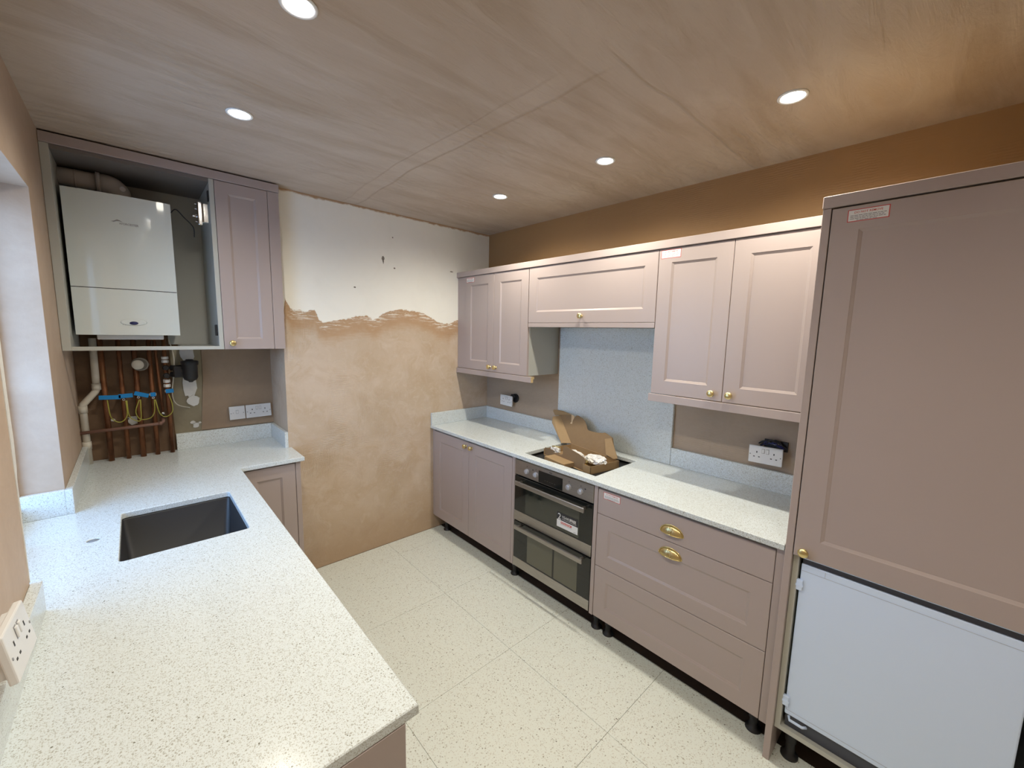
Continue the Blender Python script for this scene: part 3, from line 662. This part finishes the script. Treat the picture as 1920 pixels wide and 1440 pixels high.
# sink
sk = thing('sink', 'black composite undermount sink under the worktop opening', 'sink', ((SX0 + SX1) / 2, (SY0 + SY1) / 2, 0))
def rrect(cx, cy, hx, hy, r, z, m, n=5):
    out = []
    for sx_, sy_, a0_ in ((1, 1, 0), (-1, 1, 90), (-1, -1, 180), (1, -1, 270)):
        for k in range(n + 1):
            a = math.radians(a0_ + 90 * k / n); out.append(m.v((cx + sx_ * (hx - r) + r * math.cos(a), cy + sy_ * (hy - r) + r * math.sin(a), z)))
    return out
m = MB(); hx, hy = (SX1 - SX0) / 2, (SY1 - SY0) / 2; zb = ZT - TH
R = [rrect(0, 0, hx + .03, hy + .03, .02, zb - .012, m), rrect(0, 0, hx + .03, hy + .03, .02, zb - .0005, m), rrect(0, 0, hx + .004, hy + .004, .016, zb - .0005, m), rrect(0, 0, hx + .001, hy + .001, .016, zb - .006, m), rrect(0, 0, hx - .006, hy - .006, .03, zb - .18, m), rrect(0, 0, hx - .03, hy - .03, .03, zb - .2, m)]
for a, b_ in zip(R, R[1:]):
    for i in range(len(a)): m.f([a[i], a[(i + 1) % len(a)], b_[(i + 1) % len(a)], b_[i]], True)
m.f(R[-1]); m.obj('sink_bowl', 'sinkmat', sk)
MB().lathe([(.042, 0), (.042, .002), (.03, .003), (.028, 0), (0, 0)], (0, -.02, zb - .1995), n=24).obj('drain', 'steel', sk)
# cabinet at the end of the L, facing the camera
lc = thing('base_cabinet', 'pink single-door base cabinet in the boiler corner', 'cabinet', (.346, YA + .0204, 0))
lx = lambda x: x - .346
m = MB(); m.box(lx(.355), lx(.373), .021, .595, Z0, ZT - TH - .001); m.box(lx(.637), lx(.655), .021, .24, Z0, ZT - TH - .001); m.box(lx(.373), lx(.637), .021, .23, Z0, Z0 + .018)
m.obj('carcass', 'grey_board', lc)
ld = shaker(MB(), lx(.376), lx(.6445), Z0, .8385, fr=.070).obj('door', 'pink', lc)
B(lx(.6465), lx(.6725), -.001, .24, Z0 - .003, ZT - TH - .001, bev=.001).obj('end_panel', 'pink', lc)
B(lx(.350), lx(.374), .001, .020, Z0, ZT - TH - .001).obj('corner_post', 'pink', lc)
legs(lc, (lx(.40), lx(.60)), (.075, .2))
# run under the window facing the aisle
XLF = .349
for (ya, yb_, lab, knobs) in ((.684, 1.29, 'pink base cabinet nearest the camera under the window worktop', (1,)), (1.292, 1.69, 'pink narrow base cabinet between the near end and the sink unit', (1,)), (1.692, 2.30, 'pink base cabinet directly under the black sink', (0, 1))):
    b0 = thing('base_cabinet', lab, 'cabinet', (XLF, ya, 0), 90)
    w_ = yb_ - ya; m = MB(); zt_ = ZT - TH - .001 if 'sink' not in lab or 'narrow' in lab else .62
    m.box(0, .018, .021, .56, Z0, zt_); m.box(w_ - .018, w_, .021, .56, Z0, zt_); m.box(.018, w_ - .018, .021, .56, Z0, Z0 + .018); m.obj('carcass', 'grey_board', b0)
    n_ = len(knobs)
    for k in range(n_):
        e0, e1 = w_ * k / n_ + .0012, w_ * (k + 1) / n_ - .0012
        d_ = shaker(MB(), e0, e1, Z0, .8385).obj('door', 'pink', b0); knob(d_, e1 - .034 if (n_ == 1 or k == 0) else e0 + .034, .80)
    legs(b0, (.06, w_ - .06), (.075, .45))
ep = B(X0 + .002, .345, .6615, .6825, 0, ZT - TH - .001, bev=.001).obj('end_panel', 'pink'); tag(ep, 'pink end panel closing the near end of the window worktop', 'panel')

# ---------------------------------------------------------------- boiler cupboard
YC = 2.7238; ZB0, ZB1 = 1.4968, 2.4209
bc = thing('boiler_cabinet', 'pink and grey wall cupboard around the boiler, left door missing', 'cabinet', (0, YC, ZB0))
dz = lambda z: z - ZB0; dpt = DA - YC - .008
m = MB(); m.box(X0 + .001, X0 + .030, 0, dpt, 0, dz(2.383), bev=.0008); m.obj('side_panel', 'grey_board', bc)
m = MB(); m.box(.343, .364, 0, dpt, 0, dz(2.383), bev=.0008)
dv = m.obj('divider', 'grey_board', bc)
B(.6115, .668, .001, D - YC - .002, 0, dz(2.383), bev=.001).obj('end_panel', 'pink', bc)
m = MB(); m.box(.600, .618, .02, dpt, 0, dz(2.38)); m.box(.364, .600, .02, dpt, 0.001, .018); m.obj('inner_carcass', 'grey_board', bc)
B(X0 + .030, .343, .002, dpt, dz(2.365), dz(2.383)).obj('top_panel', 'shaded_board', bc)
B(X0 + .030, .343, 0, .022, .0, .018, bev=.0008).obj('bottom_rail', 'grey_board', bc)
B(.192, .343, .022, dpt, .0, .012).obj('bottom_panel', 'grey_board', bc)
B(.150, .343, dpt - .004, dpt, .013, dz(2.364)).obj('back_panel', 'grey_board', bc)
B(X0 + .030, .150, dpt - .004, dpt, dz(2.0), dz(2.364)).obj('back_panel', 'grey_board', bc)
bd = shaker(MB(), .366, .6095, .0, dz(2.3815), fr=.058).obj('door', 'pink', bc); knob(bd, .402, .034); bd.location.y = -.0
B(X0 + .001, .670, -.004, D - YC - .002, dz(2.3845), dz(2.428), bev=.0015).obj('cornice', 'pink', bc)
for z in (2.215, 1.60):
    big = z > 2
    m = MB()
    if big:
        m.box(.316, .343, .05, .105, dz(z) - .05, dz(z) + .05, bev=.004); m.box(.296, .318, .066, .09, dz(z) - .062, dz(z) + .058, bev=.005, seg=2)
        m.tube([(.296, .075, dz(z) - .02), (.272, .07, dz(z) - .018)], .006, 8)
        for k in (-.045, -.01, .02, .045): m.tube([(.297, .08, dz(z) + k), (.285, .08, dz(z) + k)], .0025, 6)
        m.obj('hinge', 'chrome', dv)
    else:
        m.box(.333, .343, .02, .05, dz(z) - .03, dz(z) + .03, bev=.002); m.obj('hinge_plate', 'black', dv)
m = MB(); m.box(.336, .343, .012, .035, dz(2.27), dz(2.325), bev=.002); m.obj('hinge_plate', 'black', dv)
# boiler
bo_ = thing('boiler', 'white wall-hung gas boiler with split front cover inside the open cupboard', 'boiler', (0, 2.80, 1.54))
bz = lambda z: z - 1.54
def front(x0, x1, dep, n=14, back=.32):
    p = []
    for i in range(n + 1):
        a = i / n; x = x0 + (x1 - x0) * a; p.append((x, dep - dep * math.sin(math.pi * a) ** .7 if False else dep * (2 * a - 1) ** 2))
    return p + [(x1, back), (x0, back)]
FP = front(-.197, .186, .012, back=.325)
m = MB(); m.prism(FP, bz(1.794), bz(2.236), 'z'); cs = m.obj('casing', 'boiler_white', bo_)
m = MB(); m.prism(FP, bz(1.569), bz(1.7905), 'z'); cv = m.obj('control_cover', 'boiler_white', bo_)
m = MB(); m.prism([(x * .99, y + .004) for x, y in FP], bz(1.788), bz(1.796), 'z'); m.obj('shadow_gap', 'dark_slot', bo_)
B(-.13, .12, .06, .28, bz(1.545), bz(1.569), bev=.003).obj('underside_tray', 'white_plastic', bo_)
m = MB(); n_ = 24
m.lathe([(.050, 0), (.046, .0035), (.036, .001), (.034, .0012)], (0, 0, 0), '-y', 28); 
o = m.obj('dial_recess', 'boiler_white', cv); o.scale = (1.0, 1, .35); o.location = (.008, .0012, bz(1.632))
m = MB(); m.lathe([(.0165, 0), (.016, .003), (0, .0035)], (0, 0, 0), '-y', 24); o = m.obj('badge', 'navy', cv); o.scale = (1, 1, .5); o.location = (.008, .0005, bz(1.628))
for k in range(3): B(-.034 + k * .008, -.030 + k * .008, -.0006, .003, bz(1.618), bz(1.620)).obj('printed_mark', 'grey_print', cv)
m = MB(); m.prism([(-.040, bz(2.110)), (-.030, bz(2.113)), (-.018, bz(2.121)), (-.008, bz(2.118)), (.002, bz(2.110)), (-.010, bz(2.114)), (-.020, bz(2.113)), (-.030, bz(2.108))], -.0008, .002, 'y')
m.text('WORCESTER', .0135, -.012, bz(2.099), -.0006, bold=.0003, sx=.88); m.obj('logo', 'grey_print', cs)
# flue
fu = thing('flue', 'white plastic boiler flue elbow turning left into the wall', 'pipe', (0, 2.975, 2.236))
m = MB(); pth = [(.0, 0, 0), (.0, 0, .03)]
for k in range(0, 10): a = math.radians(10 * k); pth.append((-.05 + .05 * math.cos(a), 0, .03 + .05 * math.sin(a) - .0))
m.tube(pth + [(-.075, 0, .08)], .046, 24); el = m.obj('elbow', 'flue', fu)
MB().tube([(-.075, 0, .08), (-.2395, 0, .08)], .041, 24).obj('flue_pipe', 'flue', fu)
MB().tube([(-.066, 0, .08), (-.082, 0, .08)], .0495, 24).obj('collar', 'flue', fu)
MB().tube([(-.150, 0, .08), (-.156, 0, .08)], .0425, 24).obj('clamp_band', 'flue', fu)
MB().lathe([(.012, 0), (.012, .012), (.009, .014), (0, .014)], (.012, -.036, .060), '-y', 16).obj('test_cap', 'white_plastic', fu)
# ---- pipes
PY = 3.095
def pipe(x, z0, z1, r, label, mat='copper', x1=None):
    t = thing('copper_pipe', label, 'pipe', (x, PY, z0))
    MB().tube([(0, 0, 0), ((x1 or x) - x, 0, z1 - z0)], r, 16).obj('pipe', mat, t); return t
def clamp(t, x, z, w0, w, rot=0.0, ring=True):
    """earth clamp with blue tag, world x/z"""
    c_ = MB().box(-.016, .016, -.020, .018, -.008, .008, bev=.002).obj('earth_clamp', 'chrome', t)
    c_.location = (x - t.location.x, -.004, z - t.location.z)
    b_ = MB().box(w0, w, -.0245, -.021, -.0115, .0115, bev=.001).obj('blue_tag', 'blue', c_); b_.rotation_euler = (0, rot, 0)
    if ring: MB().lathe([(.0035, 0), (.0035, .004), (.0065, .004), (.0065, 0)], (0, -.022, -.019), '-y', 14).obj('washer', 'chrome', c_)
pa = pipe(-.134, ZT, 1.545, .0125, 'copper pipe nearest the white waste pipe'); clamp(pa, -.132, 1.229, -.026, .060, .05, False)
pb = pipe(-.064, ZT, 1.545, .0105, 'second copper pipe from the white waste pipe'); clamp(pb, -.062, 1.231, -.020, .038, -.04)
pc = pipe(-.002, ZT, 1.545, .0130, 'thick copper pipe behind the round grey gauge'); clamp(pc, -.002, 1.238, -.016, .046, .34)
pd = pipe(.060, ZT, 1.545, .0110, 'copper pipe between the round gauge and the thin gas pipe'); clamp(pd, .060, 1.229, -.011, .012, 0)
pe = pipe(.098, 1.118, 1.545, .0075, 'thin copper pipe ending above the painted horizontal pipe', x1=.086)
pf = pipe(.126, ZT, 1.545, .0110, 'rightmost copper pipe, carrying the valves and black filter'); clamp(pf, .128, 1.243, -.012, .024, -.05, False)
MB().lathe([(.009, -.03), (.009, -.012), (.0105, -.012), (.0105, 0), (.009, .002)], (0, 0, 0), 'z', 14).obj('pipe_joint', 'chrome', pe)
hp = thing('horizontal_pipe', 'brown painted pipe crossing in front of the copper pipes', 'pipe', (-.2395, PY - .028, 1.048))
MB().tube([(0, 0, 0), (.325, 0, .010), (.333, .004, .018), (.336, .022, .040)], .0085, 14).obj('pipe', 'brown_pipe', hp)
MB().tube([(.314, 0, .0095), (.328, 0, .011)], .0115, 14).obj('elbow', 'brown_pipe', hp)
wp = thing('waste_pipe', 'white plastic waste pipe with an offset bend, far left of the copper pipes', 'pipe', (-.160, PY - .004, ZT))
wz_ = lambda z: z - ZT
MB().tube([(-.060, 0, 0), (-.062, 0, wz_(1.185)), (-.060, 0, wz_(1.195)), (-.008, 0, wz_(1.262)), (-.003, 0, wz_(1.275)), (0, 0, wz_(1.545))], .0155, 18).obj('pipe', 'waste', wp)
for z, x, a, b_ in ((1.275, -.003, -.004, .030), (1.185, -.062, -.035, .004), (.975, -.0615, -.02, .02)):
    MB().tube([(x, 0, wz_(z) + a), (x, 0, wz_(z) + b_)], .0185, 18).obj('coupling', 'waste', wp)
# gauge
gg = thing('pressure_gauge', 'round grey cap on a disc mounted over the thick copper pipe', 'gauge', (.008, PY - .014, 1.402))
MB().lathe([(.036, 0), (.037, .003), (.036, .010), (.030, .012), (.029, .010), (.0, .010)], (.010, 0, 0), '-y', 28).obj('gauge_body', 'cap_grey', gg)
MB().lathe([(.025, .010), (.026, .040), (.024, .046), (0, .047)], (0, 0, 0), '-y', 24).obj('cap', 'waste', gg)
MB().tube([(.03, -.004, 0), (.052, .008, -.004)], .006, 10).obj('stem', 'brown_pipe', gg)
# filter and valves
ft = thing('magnetic_filter', 'black plastic inline filter beside the rightmost copper pipe', 'filter', (.126, PY, 1.355))
MB().lathe([(.010, -.075), (.012, -.070), (.030, -.060), (.036, -.045), (.037, .025), (.042, .028), (.043, .048), (.036, .052), (.020, .054), (.018, .060), (0, .060)], (.108, -.040, .010), 'z', 24).obj('filter_body', 'black', ft)
m = MB(); m.tube([(.022, -.010, .020), (.075, -.035, .022)], .016, 14); m.tube([(.022, -.010, -.018), (.075, -.035, -.016)], .016, 14); m.box(.03, .085, -.045, -.010, -.035, .036, bev=.006); m.obj('branch', 'black', ft)
for z in (.024, -.022):
    MB().lathe([(.014, 0), (.016, .004), (.016, .018), (.012, .022), (0, .022)], (0, -.012, z), '-y', 8, smooth=False).obj('valve_knob', 'black', ft)
for z0_, z1_ in ((.050, .066), (.070, .086), (-.066, -.046), (-.092, -.074)):
    MB().lathe([(.014, z0_), (.016, z0_ + .002), (.016, z1_ - .002), (.014, z1_)], (0, 0, 0), 'z', 6, smooth=False).obj('nut', 'white_plastic', ft)
# wires
def wire(name, pts, r, mat, label, cat='wire'):
    o0 = Vector(pts[0]); q = [Vector(p) - o0 for p in pts]; path = []
    for i in range(len(q) - 1):
        p0, p1_, p2_, p3 = q[max(i - 1, 0)], q[i], q[i + 1], q[min(i + 2, len(q) - 1)]
        for k in range(6):
            t = k / 6; path.append(0.5 * ((2 * p1_) + (-p0 + p2_) * t + (2 * p0 - 5 * p1_ + 4 * p2_ - p3) * t * t + (-p0 + 3 * p1_ - 3 * p2_ + p3) * t ** 3))
    path.append(q[-1]); o = MB().tube(path, r, 8).obj(name, mat); o.location = o0; return tag(o, label, cat)
yw = PY - .030
wire('earth_wire', [(-.126, yw, 1.215), (-.118, yw, 1.12), (-.085, yw, 1.088), (-.055, yw, 1.12), (-.054, yw, 1.205)], .0026, 'earth', 'green-yellow wire loop hanging between the two leftmost blue tags')
wire('earth_wire', [(-.050, yw, 1.205), (-.046, yw, 1.12), (-.02, yw, 1.088), (.000, yw, 1.092), (.004, yw - .004, 1.16), (.006, yw, 1.205)], .0026, 'earth', 'green-yellow wire loop from the second blue tag to the middle tag')
wire('earth_wire', [(.001, yw, 1.205), (-.018, yw, 1.14), (-.002, yw, 1.095), (.04, yw, 1.096), (.060, yw, 1.13), (.064, yw, 1.20)], .0024, 'earth', 'green-yellow wire loop under the tilted middle blue tag')
wire('earth_wire', [(.068, yw, 1.20), (.082, yw, 1.12), (.108, yw, 1.095), (.138, yw, 1.12), (.140, yw, 1.17), (.128, yw, 1.225)], .0026, 'earth', 'green-yellow wire loop under the rightmost blue tag')
wire('cable', [(.150, PY - .01, 1.54), (.166, PY - .01, 1.44), (.160, PY, 1.34), (.146, PY, 1.22), (.165, PY + .01, 1.155), (.225, DA - .015, 1.125)], .0030, 'waste', 'pale cable curling beside the white filler patch', 'cable')
wire('cable', [(.192, 2.88, 2.21), (.215, 2.9, 2.235), (.25, 2.93, 2.205), (.29, 2.97, 2.17), (.30, 3.05, 2.13)], .0026, 'seal', 'thin grey cable looping from boiler side to the hinge', 'cable')

# ---------------------------------------------------------------- sockets
def socket(label, loc, rz=0, tilt=0, roll=0, double=True, flip=False, fused=False, back=True, depth=.009):
    w_ = .146 if double else .086; h_ = .086
    t = thing('double_socket' if double else 'switched_outlet', label, 'socket', loc, rot=None)
    t.rotation_mode = 'XYZ'
    t.matrix_world = Matrix.Translation(loc) @ Matrix.Rotation(math.radians(rz), 4, 'Z') @ Matrix.Rotation(math.radians(tilt), 4, 'X') @ Matrix.Rotation(math.radians(roll), 4, 'Y')
    pn = MB().box(-w_ / 2, w_ / 2, 0, depth, -h_ / 2, h_ / 2, bev=.0025, seg=2).obj('faceplate', 'white_plastic', t)
    def slot(x, z, a, b_): MB().box(x - a / 2, x + a / 2, -.0005, .001, z - b_ / 2, z + b_ / 2).obj('socket_slot', 'dark_slot', pn)
    if double:
        for cx in (-.037, .037):
            slot(cx, .011, .0045, .009); slot(cx - .011, -.012, .0075, .004); slot(cx + .011, -.012, .0075, .004)
        for cx in (-.0095, .0095): MB().box(cx - .0055, cx + .0055, -.0035, 0, .009, .029, bev=.001).obj('switch', 'white_plastic', pn)
        m = MB()
        for cx in (-.0095, .0095): m.box(cx - .0065, cx + .0065, -.0004, .0003, .0075, .0305)
        m.obj('switch_surround', 'grey_print', pn)
        sx_ = .0655
    else:
        MB().box(-.006, .006, -.0035, 0, -.004, .016, bev=.001).obj('switch', 'white_plastic', pn)
        m = MB(); m.box(-.007, .007, -.0004, .0003, -.0055, .0175); m.obj('switch_surround', 'grey_print', pn); slot(-.022, .0, .005, .002); sx_ = .034
    for s_ in (-1, 1): MB().lathe([(.0028, 0), (.0028, .0008), (0, .0008)], (s_ * sx_, 0, -.002), '-y', 10).obj('screw', 'grey_print', pn)
    if back: MB().box(-w_ / 2 + .012, w_ / 2 - .012, depth, depth + .013, -h_ / 2 + .01, h_ / 2 - .01).obj('terminal_block', 'white_plastic', t)
    return t
socket('white double socket on the alcove wall beside the single switch', (.585, DA - .028, 1.068), rz=0, tilt=-4, roll=-1.0)
socket('white single switch plate left of the alcove double socket', (.464, DA - .028, 1.066), rz=0, tilt=-4, roll=-1.0, double=False)
s1 = socket('small-looking white double socket hanging loose above the far corner upstand', (W - .045, 2.484, 1.062), rz=-90, tilt=0, roll=1.0)
s2 = socket('white double socket pulled off the wall beside the fridge housing', (W - .050, .578, 1.052), rz=-90, tilt=-3, roll=-1.5)
s3 = socket('white double socket tilting off the near left wall at the photo edge', (-.182, 1.062, 1.070), rz=90, tilt=-9, roll=4, depth=.012)
def boxhole(name, org, axis, w_, h_, label):
    o = MB()
    return o
# wires and back boxes behind the loose sockets
def bundle(label, centre, n, spread, ax, seed, mats=('black',), r=.0035):
    random.seed(seed); t = thing('wire_bundle', label, 'wires', centre)
    for k in range(n):
        p = []; a = random.uniform(-1, 1)
        for i in range(9):
            q = i / 8; x = (q - .5) * spread[0] * (1 + .1 * a); y = spread[1] * math.sin(math.pi * q) * random.uniform(.3, 1); z = spread[2] * math.sin(math.pi * q) * (0.6 + .5 * random.random()) + a * .006
            p.append(Vector((y, x, z)) if ax == 'y' else Vector((x, y, z)))
        sm = []
        for i in range(len(p) - 1):
            p0, p1_, p2_, p3 = p[max(i - 1, 0)], p[i], p[i + 1], p[min(i + 2, len(p) - 1)]
            for j in range(4):
                u = j / 4; sm.append(0.5 * ((2 * p1_) + (-p0 + p2_) * u + (2 * p0 - 5 * p1_ + 4 * p2_ - p3) * u * u + (-p0 + 3 * p1_ - 3 * p2_ + p3) * u ** 3))
        MB().tube(sm + [p[-1]], r, 6).obj('wire', mats[k % len(mats)], t)
    return t
bundle('dark wires bunched above the socket beside the fridge housing', (W - .016, .560, 1.095), 7, (.11, -.020, .034), 'y', 4, ('black', 'navy', 'black', 'grey_print'))
B(-.010, .0, -.055, .045, -.02, .028).obj('back_box', 'black', None)
bb = bpy.data.objects['back_box']; bb.location = (W - .001, .552, 1.098); tag(bb, 'dark back box opening above the socket beside the fridge housing', 'back box')
bb2 = MB().lathe([(.036, 0), (.036, .012), (.030, .012), (.030, .004), (0, .004)], (0, 0, 0), 'x', 20).obj('back_box', 'black'); bb2.rotation_euler = (0, 0, math.pi); bb2.location = (W - .001, 2.412, 1.088); tag(bb2, 'round black back box behind the loose far-corner socket', 'back box')
bundle('short black wires behind the loose far-corner socket', (W - .016, 2.43, 1.096), 3, (.05, -.010, .020), 'y', 9)
bb3 = B(0, .010, -.03, .03, -.03, .03).obj('back_box', 'black'); bb3.location = (X0 + .0005, 1.12, 1.05); tag(bb3, 'dark back box behind the tilted near-left socket', 'back box')
bundle('dark wires holding the tilted near-left socket', (X0 + .018, 1.11, 1.055), 3, (.05, .02, .012), 'y', 12)

# ---------------------------------------------------------------- cardboard boxes in the hob opening
ZO = .8365
ob = thing('hob_shelf', 'dark oven top and grey rail seen through the hob cut-out', 'panel', (0, 0, 0))
B(HX0 + .045, HX1 + .04, HY0 - .03, HY1 + .02, .8268, ZO - .0005).obj('oven_top', 'black', ob)
B(HX0 - .005, HX0 + .044, HY0 - .03, HY1 + .02, .8345, ZO - .0005).obj('front_rail', 'grey_board', ob)
vv, ww = Vector((.174, .985, 0)), Vector((.985, -.174, 0)); A0 = Vector((1.838, 1.322, ZO))
cb = thing('open_cardboard_box', 'torn open brown cardboard box with raised lid standing in the hob cut-out', 'box', A0, rot=(0, 0, math.atan2(.985, .174) ))
# local x = along the long side (away from camera), local y = -depth
LB, DB_, HB = .432, .232, .046; t_ = .003
m = MB(); m.box(0, LB, -DB_, 0, 0, t_); m.box(0, t_, -DB_, 0, 0, HB); m.box(LB - t_, LB, -DB_, 0, 0, HB * .9); m.box(0, LB, -DB_, -DB_ + t_, 0, HB)
m.box(0, .060, -t_, 0, 0, HB); m.box(.0, .064, -t_ * 2, -t_, 0, HB - .004); m.obj('tray', 'card', cb)
# tall inner flap along the front, scooped top edge, with a hole
m = MB(); fl_ = [(.060, 0), (LB - .002, 0), (LB - .002, .050), (.348, .054), (.344, .040), (.262, .046), (.250, .052), (.246, .100), (.232, .107), (.215, .108), (.156, .098), (.109, .092), (.060, .080), (.049, .068), (.054, .052)]
m.prism(fl_, -.0095, -.0065, 'y'); m.obj('inner_flap', 'card_in', cb)
MB().lathe([(.013, 0), (.013, .0006), (0, .0006)], (.150, -.0085, .066), 'y', 20).obj('finger_hole', 'card_torn', cb)
# lid: polygon in its own leaning plane
th = math.radians(20); upv = ww * math.sin(th) + Vector((0, 0, math.cos(th))); P0 = A0 + vv * LB + ww * DB_ + Vector((0, 0, HB))
inv = (Matrix.Translation(A0) @ Matrix.Rotation(math.atan2(.985, .174), 4, 'Z')).inverted()
def lidpoly(name, pts, mat, off=(0, 0, 0), fold=None):
    m = MB(); nrm = vv.cross(upv).normalized() * .0032; lo, hi = [], []
    for k, (a, b_) in enumerate(pts):
        p = P0 + vv * a + upv * b_
        if fold: p = p + fold(a, b_)
        lo.append(m.v(inv @ p)); hi.append(m.v(inv @ (p + nrm)))
    m.f(lo[::-1]); m.f(hi)
    for i in range(len(pts)): m.f([lo[i], lo[(i + 1) % len(pts)], hi[(i + 1) % len(pts)], hi[i]])
    return m.obj(name, mat, cb)
lidpoly('lid', [(-.002, 0), (.194, .162), (.150, .184), (.082, .190), (.060, .140), (.045, .176), (.030, .193), (.012, .195), (-.030, .186), (-.062, .170), (-.085, .150), (-.105, .124), (-.125, .118), (-.200, .121), (-.239, .128), (-.262, .136), (-.300, .126), (-.332, .118), (-.400, .002), (-.405, 0)], 'card_in')
lidpoly('lid_flap', [(.0, .0), (.055, -.006), (.212, .108), (.226, .150), (.194, .162)], 'card', fold=lambda a, b_: -ww * (.040 if (a, b_) in ((.055, -.006), (.212, .108), (.226, .150)) else 0))
lidpoly('lid_flap', [(.082, .190), (.194, .160), (.236, .158), (.272, .186), (.262, .197), (.180, .199)], 'card', fold=lambda a, b_: -ww * (.014 if a > .2 else 0))
lidpoly('lid_flap', [(-.285, .101), (-.334, .118), (-.424, .012), (-.395, .002), (-.330, .012)], 'card', fold=lambda a, b_: -ww * .012)
lidpoly('torn_edge', [(.082, .190), (.060, .140), (.070, .128), (.048, .128), (.052, .150), (.045, .176), (.050, .186)], 'card_torn', fold=lambda a, b_: -ww * .001)
sbx = thing('small_cardboard_box', 'small closed brown cardboard box lying in front of the open one', 'box', (1.792, 1.478, ZO), rot=(0, 0, math.radians(80)))
MB().box(0, .185, -.085, 0, 0, .030, bev=.0015).obj('carton', 'card', sbx)
B(-.0006, .0, -.080, -.006, .004, .028).obj('end_flap', 'card_in', sbx)
# contents: brass fittings and bubble wrap
def crumple(name, pts, label, seed, parent=None):
    random.seed(seed); bm = bmesh.new(); bmesh.ops.create_icosphere(bm, subdivisions=4, radius=1)
    from mathutils import noise as mn
    for v in bm.verts:
        p = v.co.copy(); d = mn.fractal(p * 2.3 + Vector((seed, 0, 0)), 1.0, 2.0, 3) * .30; f = 1 + d
        v.co = Vector((p.x * pts[0] * f, p.y * pts[1] * f, p.z * pts[2] * f))
    for f_ in bm.faces: f_.smooth = False
    me = bpy.data.meshes.new(name); bm.to_mesh(me); bm.free(); me.materials.append(M['wrap'])
    o = bpy.data.objects.new(name, me); C.objects.link(o); return tag(o, label, 'wrapping')
def inb(x, y, z): return A0 + vv * x + ww * y + Vector((0, 0, z))
o = crumple('bubble_wrap', (.085, .050, .026), 'big crumple of bubble wrap at the near end of the open box', 2); o.location = inb(.085, .125, .045); o.rotation_euler = (0, .1, 1.2)
o = crumple('bubble_wrap', (.080, .030, .020), 'long strip of bubble wrap along the middle of the open box', 5); o.location = inb(.215, .075, .052); o.rotation_euler = (0, 0, 1.40)
o = crumple('bubble_wrap', (.040, .028, .024), 'small bubble wrap bundle at the far end of the open box', 8); o.location = inb(.375, .048, .040); o.rotation_euler = (0, 0, 1.3)
bt = thing('brass_fitting', 'shiny brass cylinder poking out of the near bubble wrap', 'fitting', inb(.090, .040, .026), rot=(0, 0, math.radians(80)))
MB().lathe([(.0, -.012), (.018, -.012), (.0195, -.010), (.0195, .028), (.017, .030), (.016, .010), (0, .010)], (0, 0, .012), 'x', 24).obj('fitting_body', 'brass', bt)
m = MB(); rp = [(.030 * math.cos(2 * math.pi * k / 24), .022 * math.sin(2 * math.pi * k / 24), 0) for k in range(25)]; m.tube(rp, .0045, 10, cap=False); o = m.obj('brass_ring', 'brass'); o.location = inb(.360, .045, .066); o.rotation_euler = (.25, .2, 1.3); tag(o, 'brass ring resting on bubble wrap at the far end of the box', 'ring')

# ---------------------------------------------------------------- downlights
n_ = 0
for (lx_, ly_, lab) in [(.3675, 1.225, 'white recessed downlight at the top edge of the photo, above the sink'), (.3605, 1.966, 'white recessed downlight in front of the boiler cupboard'),
                        (1.698, .466, 'white recessed downlight nearest the tall fridge housing'), (1.695, 1.216, 'white recessed downlight above the drawer unit, middle of the right row'), (1.688, 1.963, 'white recessed downlight nearest the far white wall'),
                        (.365, .480, 'white recessed downlight above the near end of the window worktop'), (.365, -.28, 'white recessed downlight just behind the camera on the left'), (.365, -1.02, 'unseen recessed downlight added behind the camera to brighten the fridge')]:  # last entry is an unseen lamp, added to brighten the fridge
    t = thing('downlight', lab, 'downlight', (lx_, ly_, ZC), group='round recessed ceiling downlights')
    MB().lathe([(.0455, 0), (.0455, -.003), (.042, -.0055), (.0365, -.004), (.0345, -.0008), (.0345, 0)], n=36).obj('trim_ring', 'trim_white', t)
    MB().lathe([(0, -.0022), (.0338, -.0022), (.0338, -.0005)], n=32).obj('lens', 'lamp', t)
    ld_ = bpy.data.lights.new('lamp', 'SPOT'); ld_.energy = SPOT_W * (0.7 if ly_ < -.5 else 0.72 if lx_ < 1 else 1.05); ld_.color = (1.0, .94, .80); ld_.spot_size = math.radians(165); ld_.spot_blend = 1.0; ld_.shadow_soft_size = .028
    lo_ = bpy.data.objects.new('lamp', ld_); C.objects.link(lo_); lo_.parent = t; lo_.location = (0, 0, -.034)
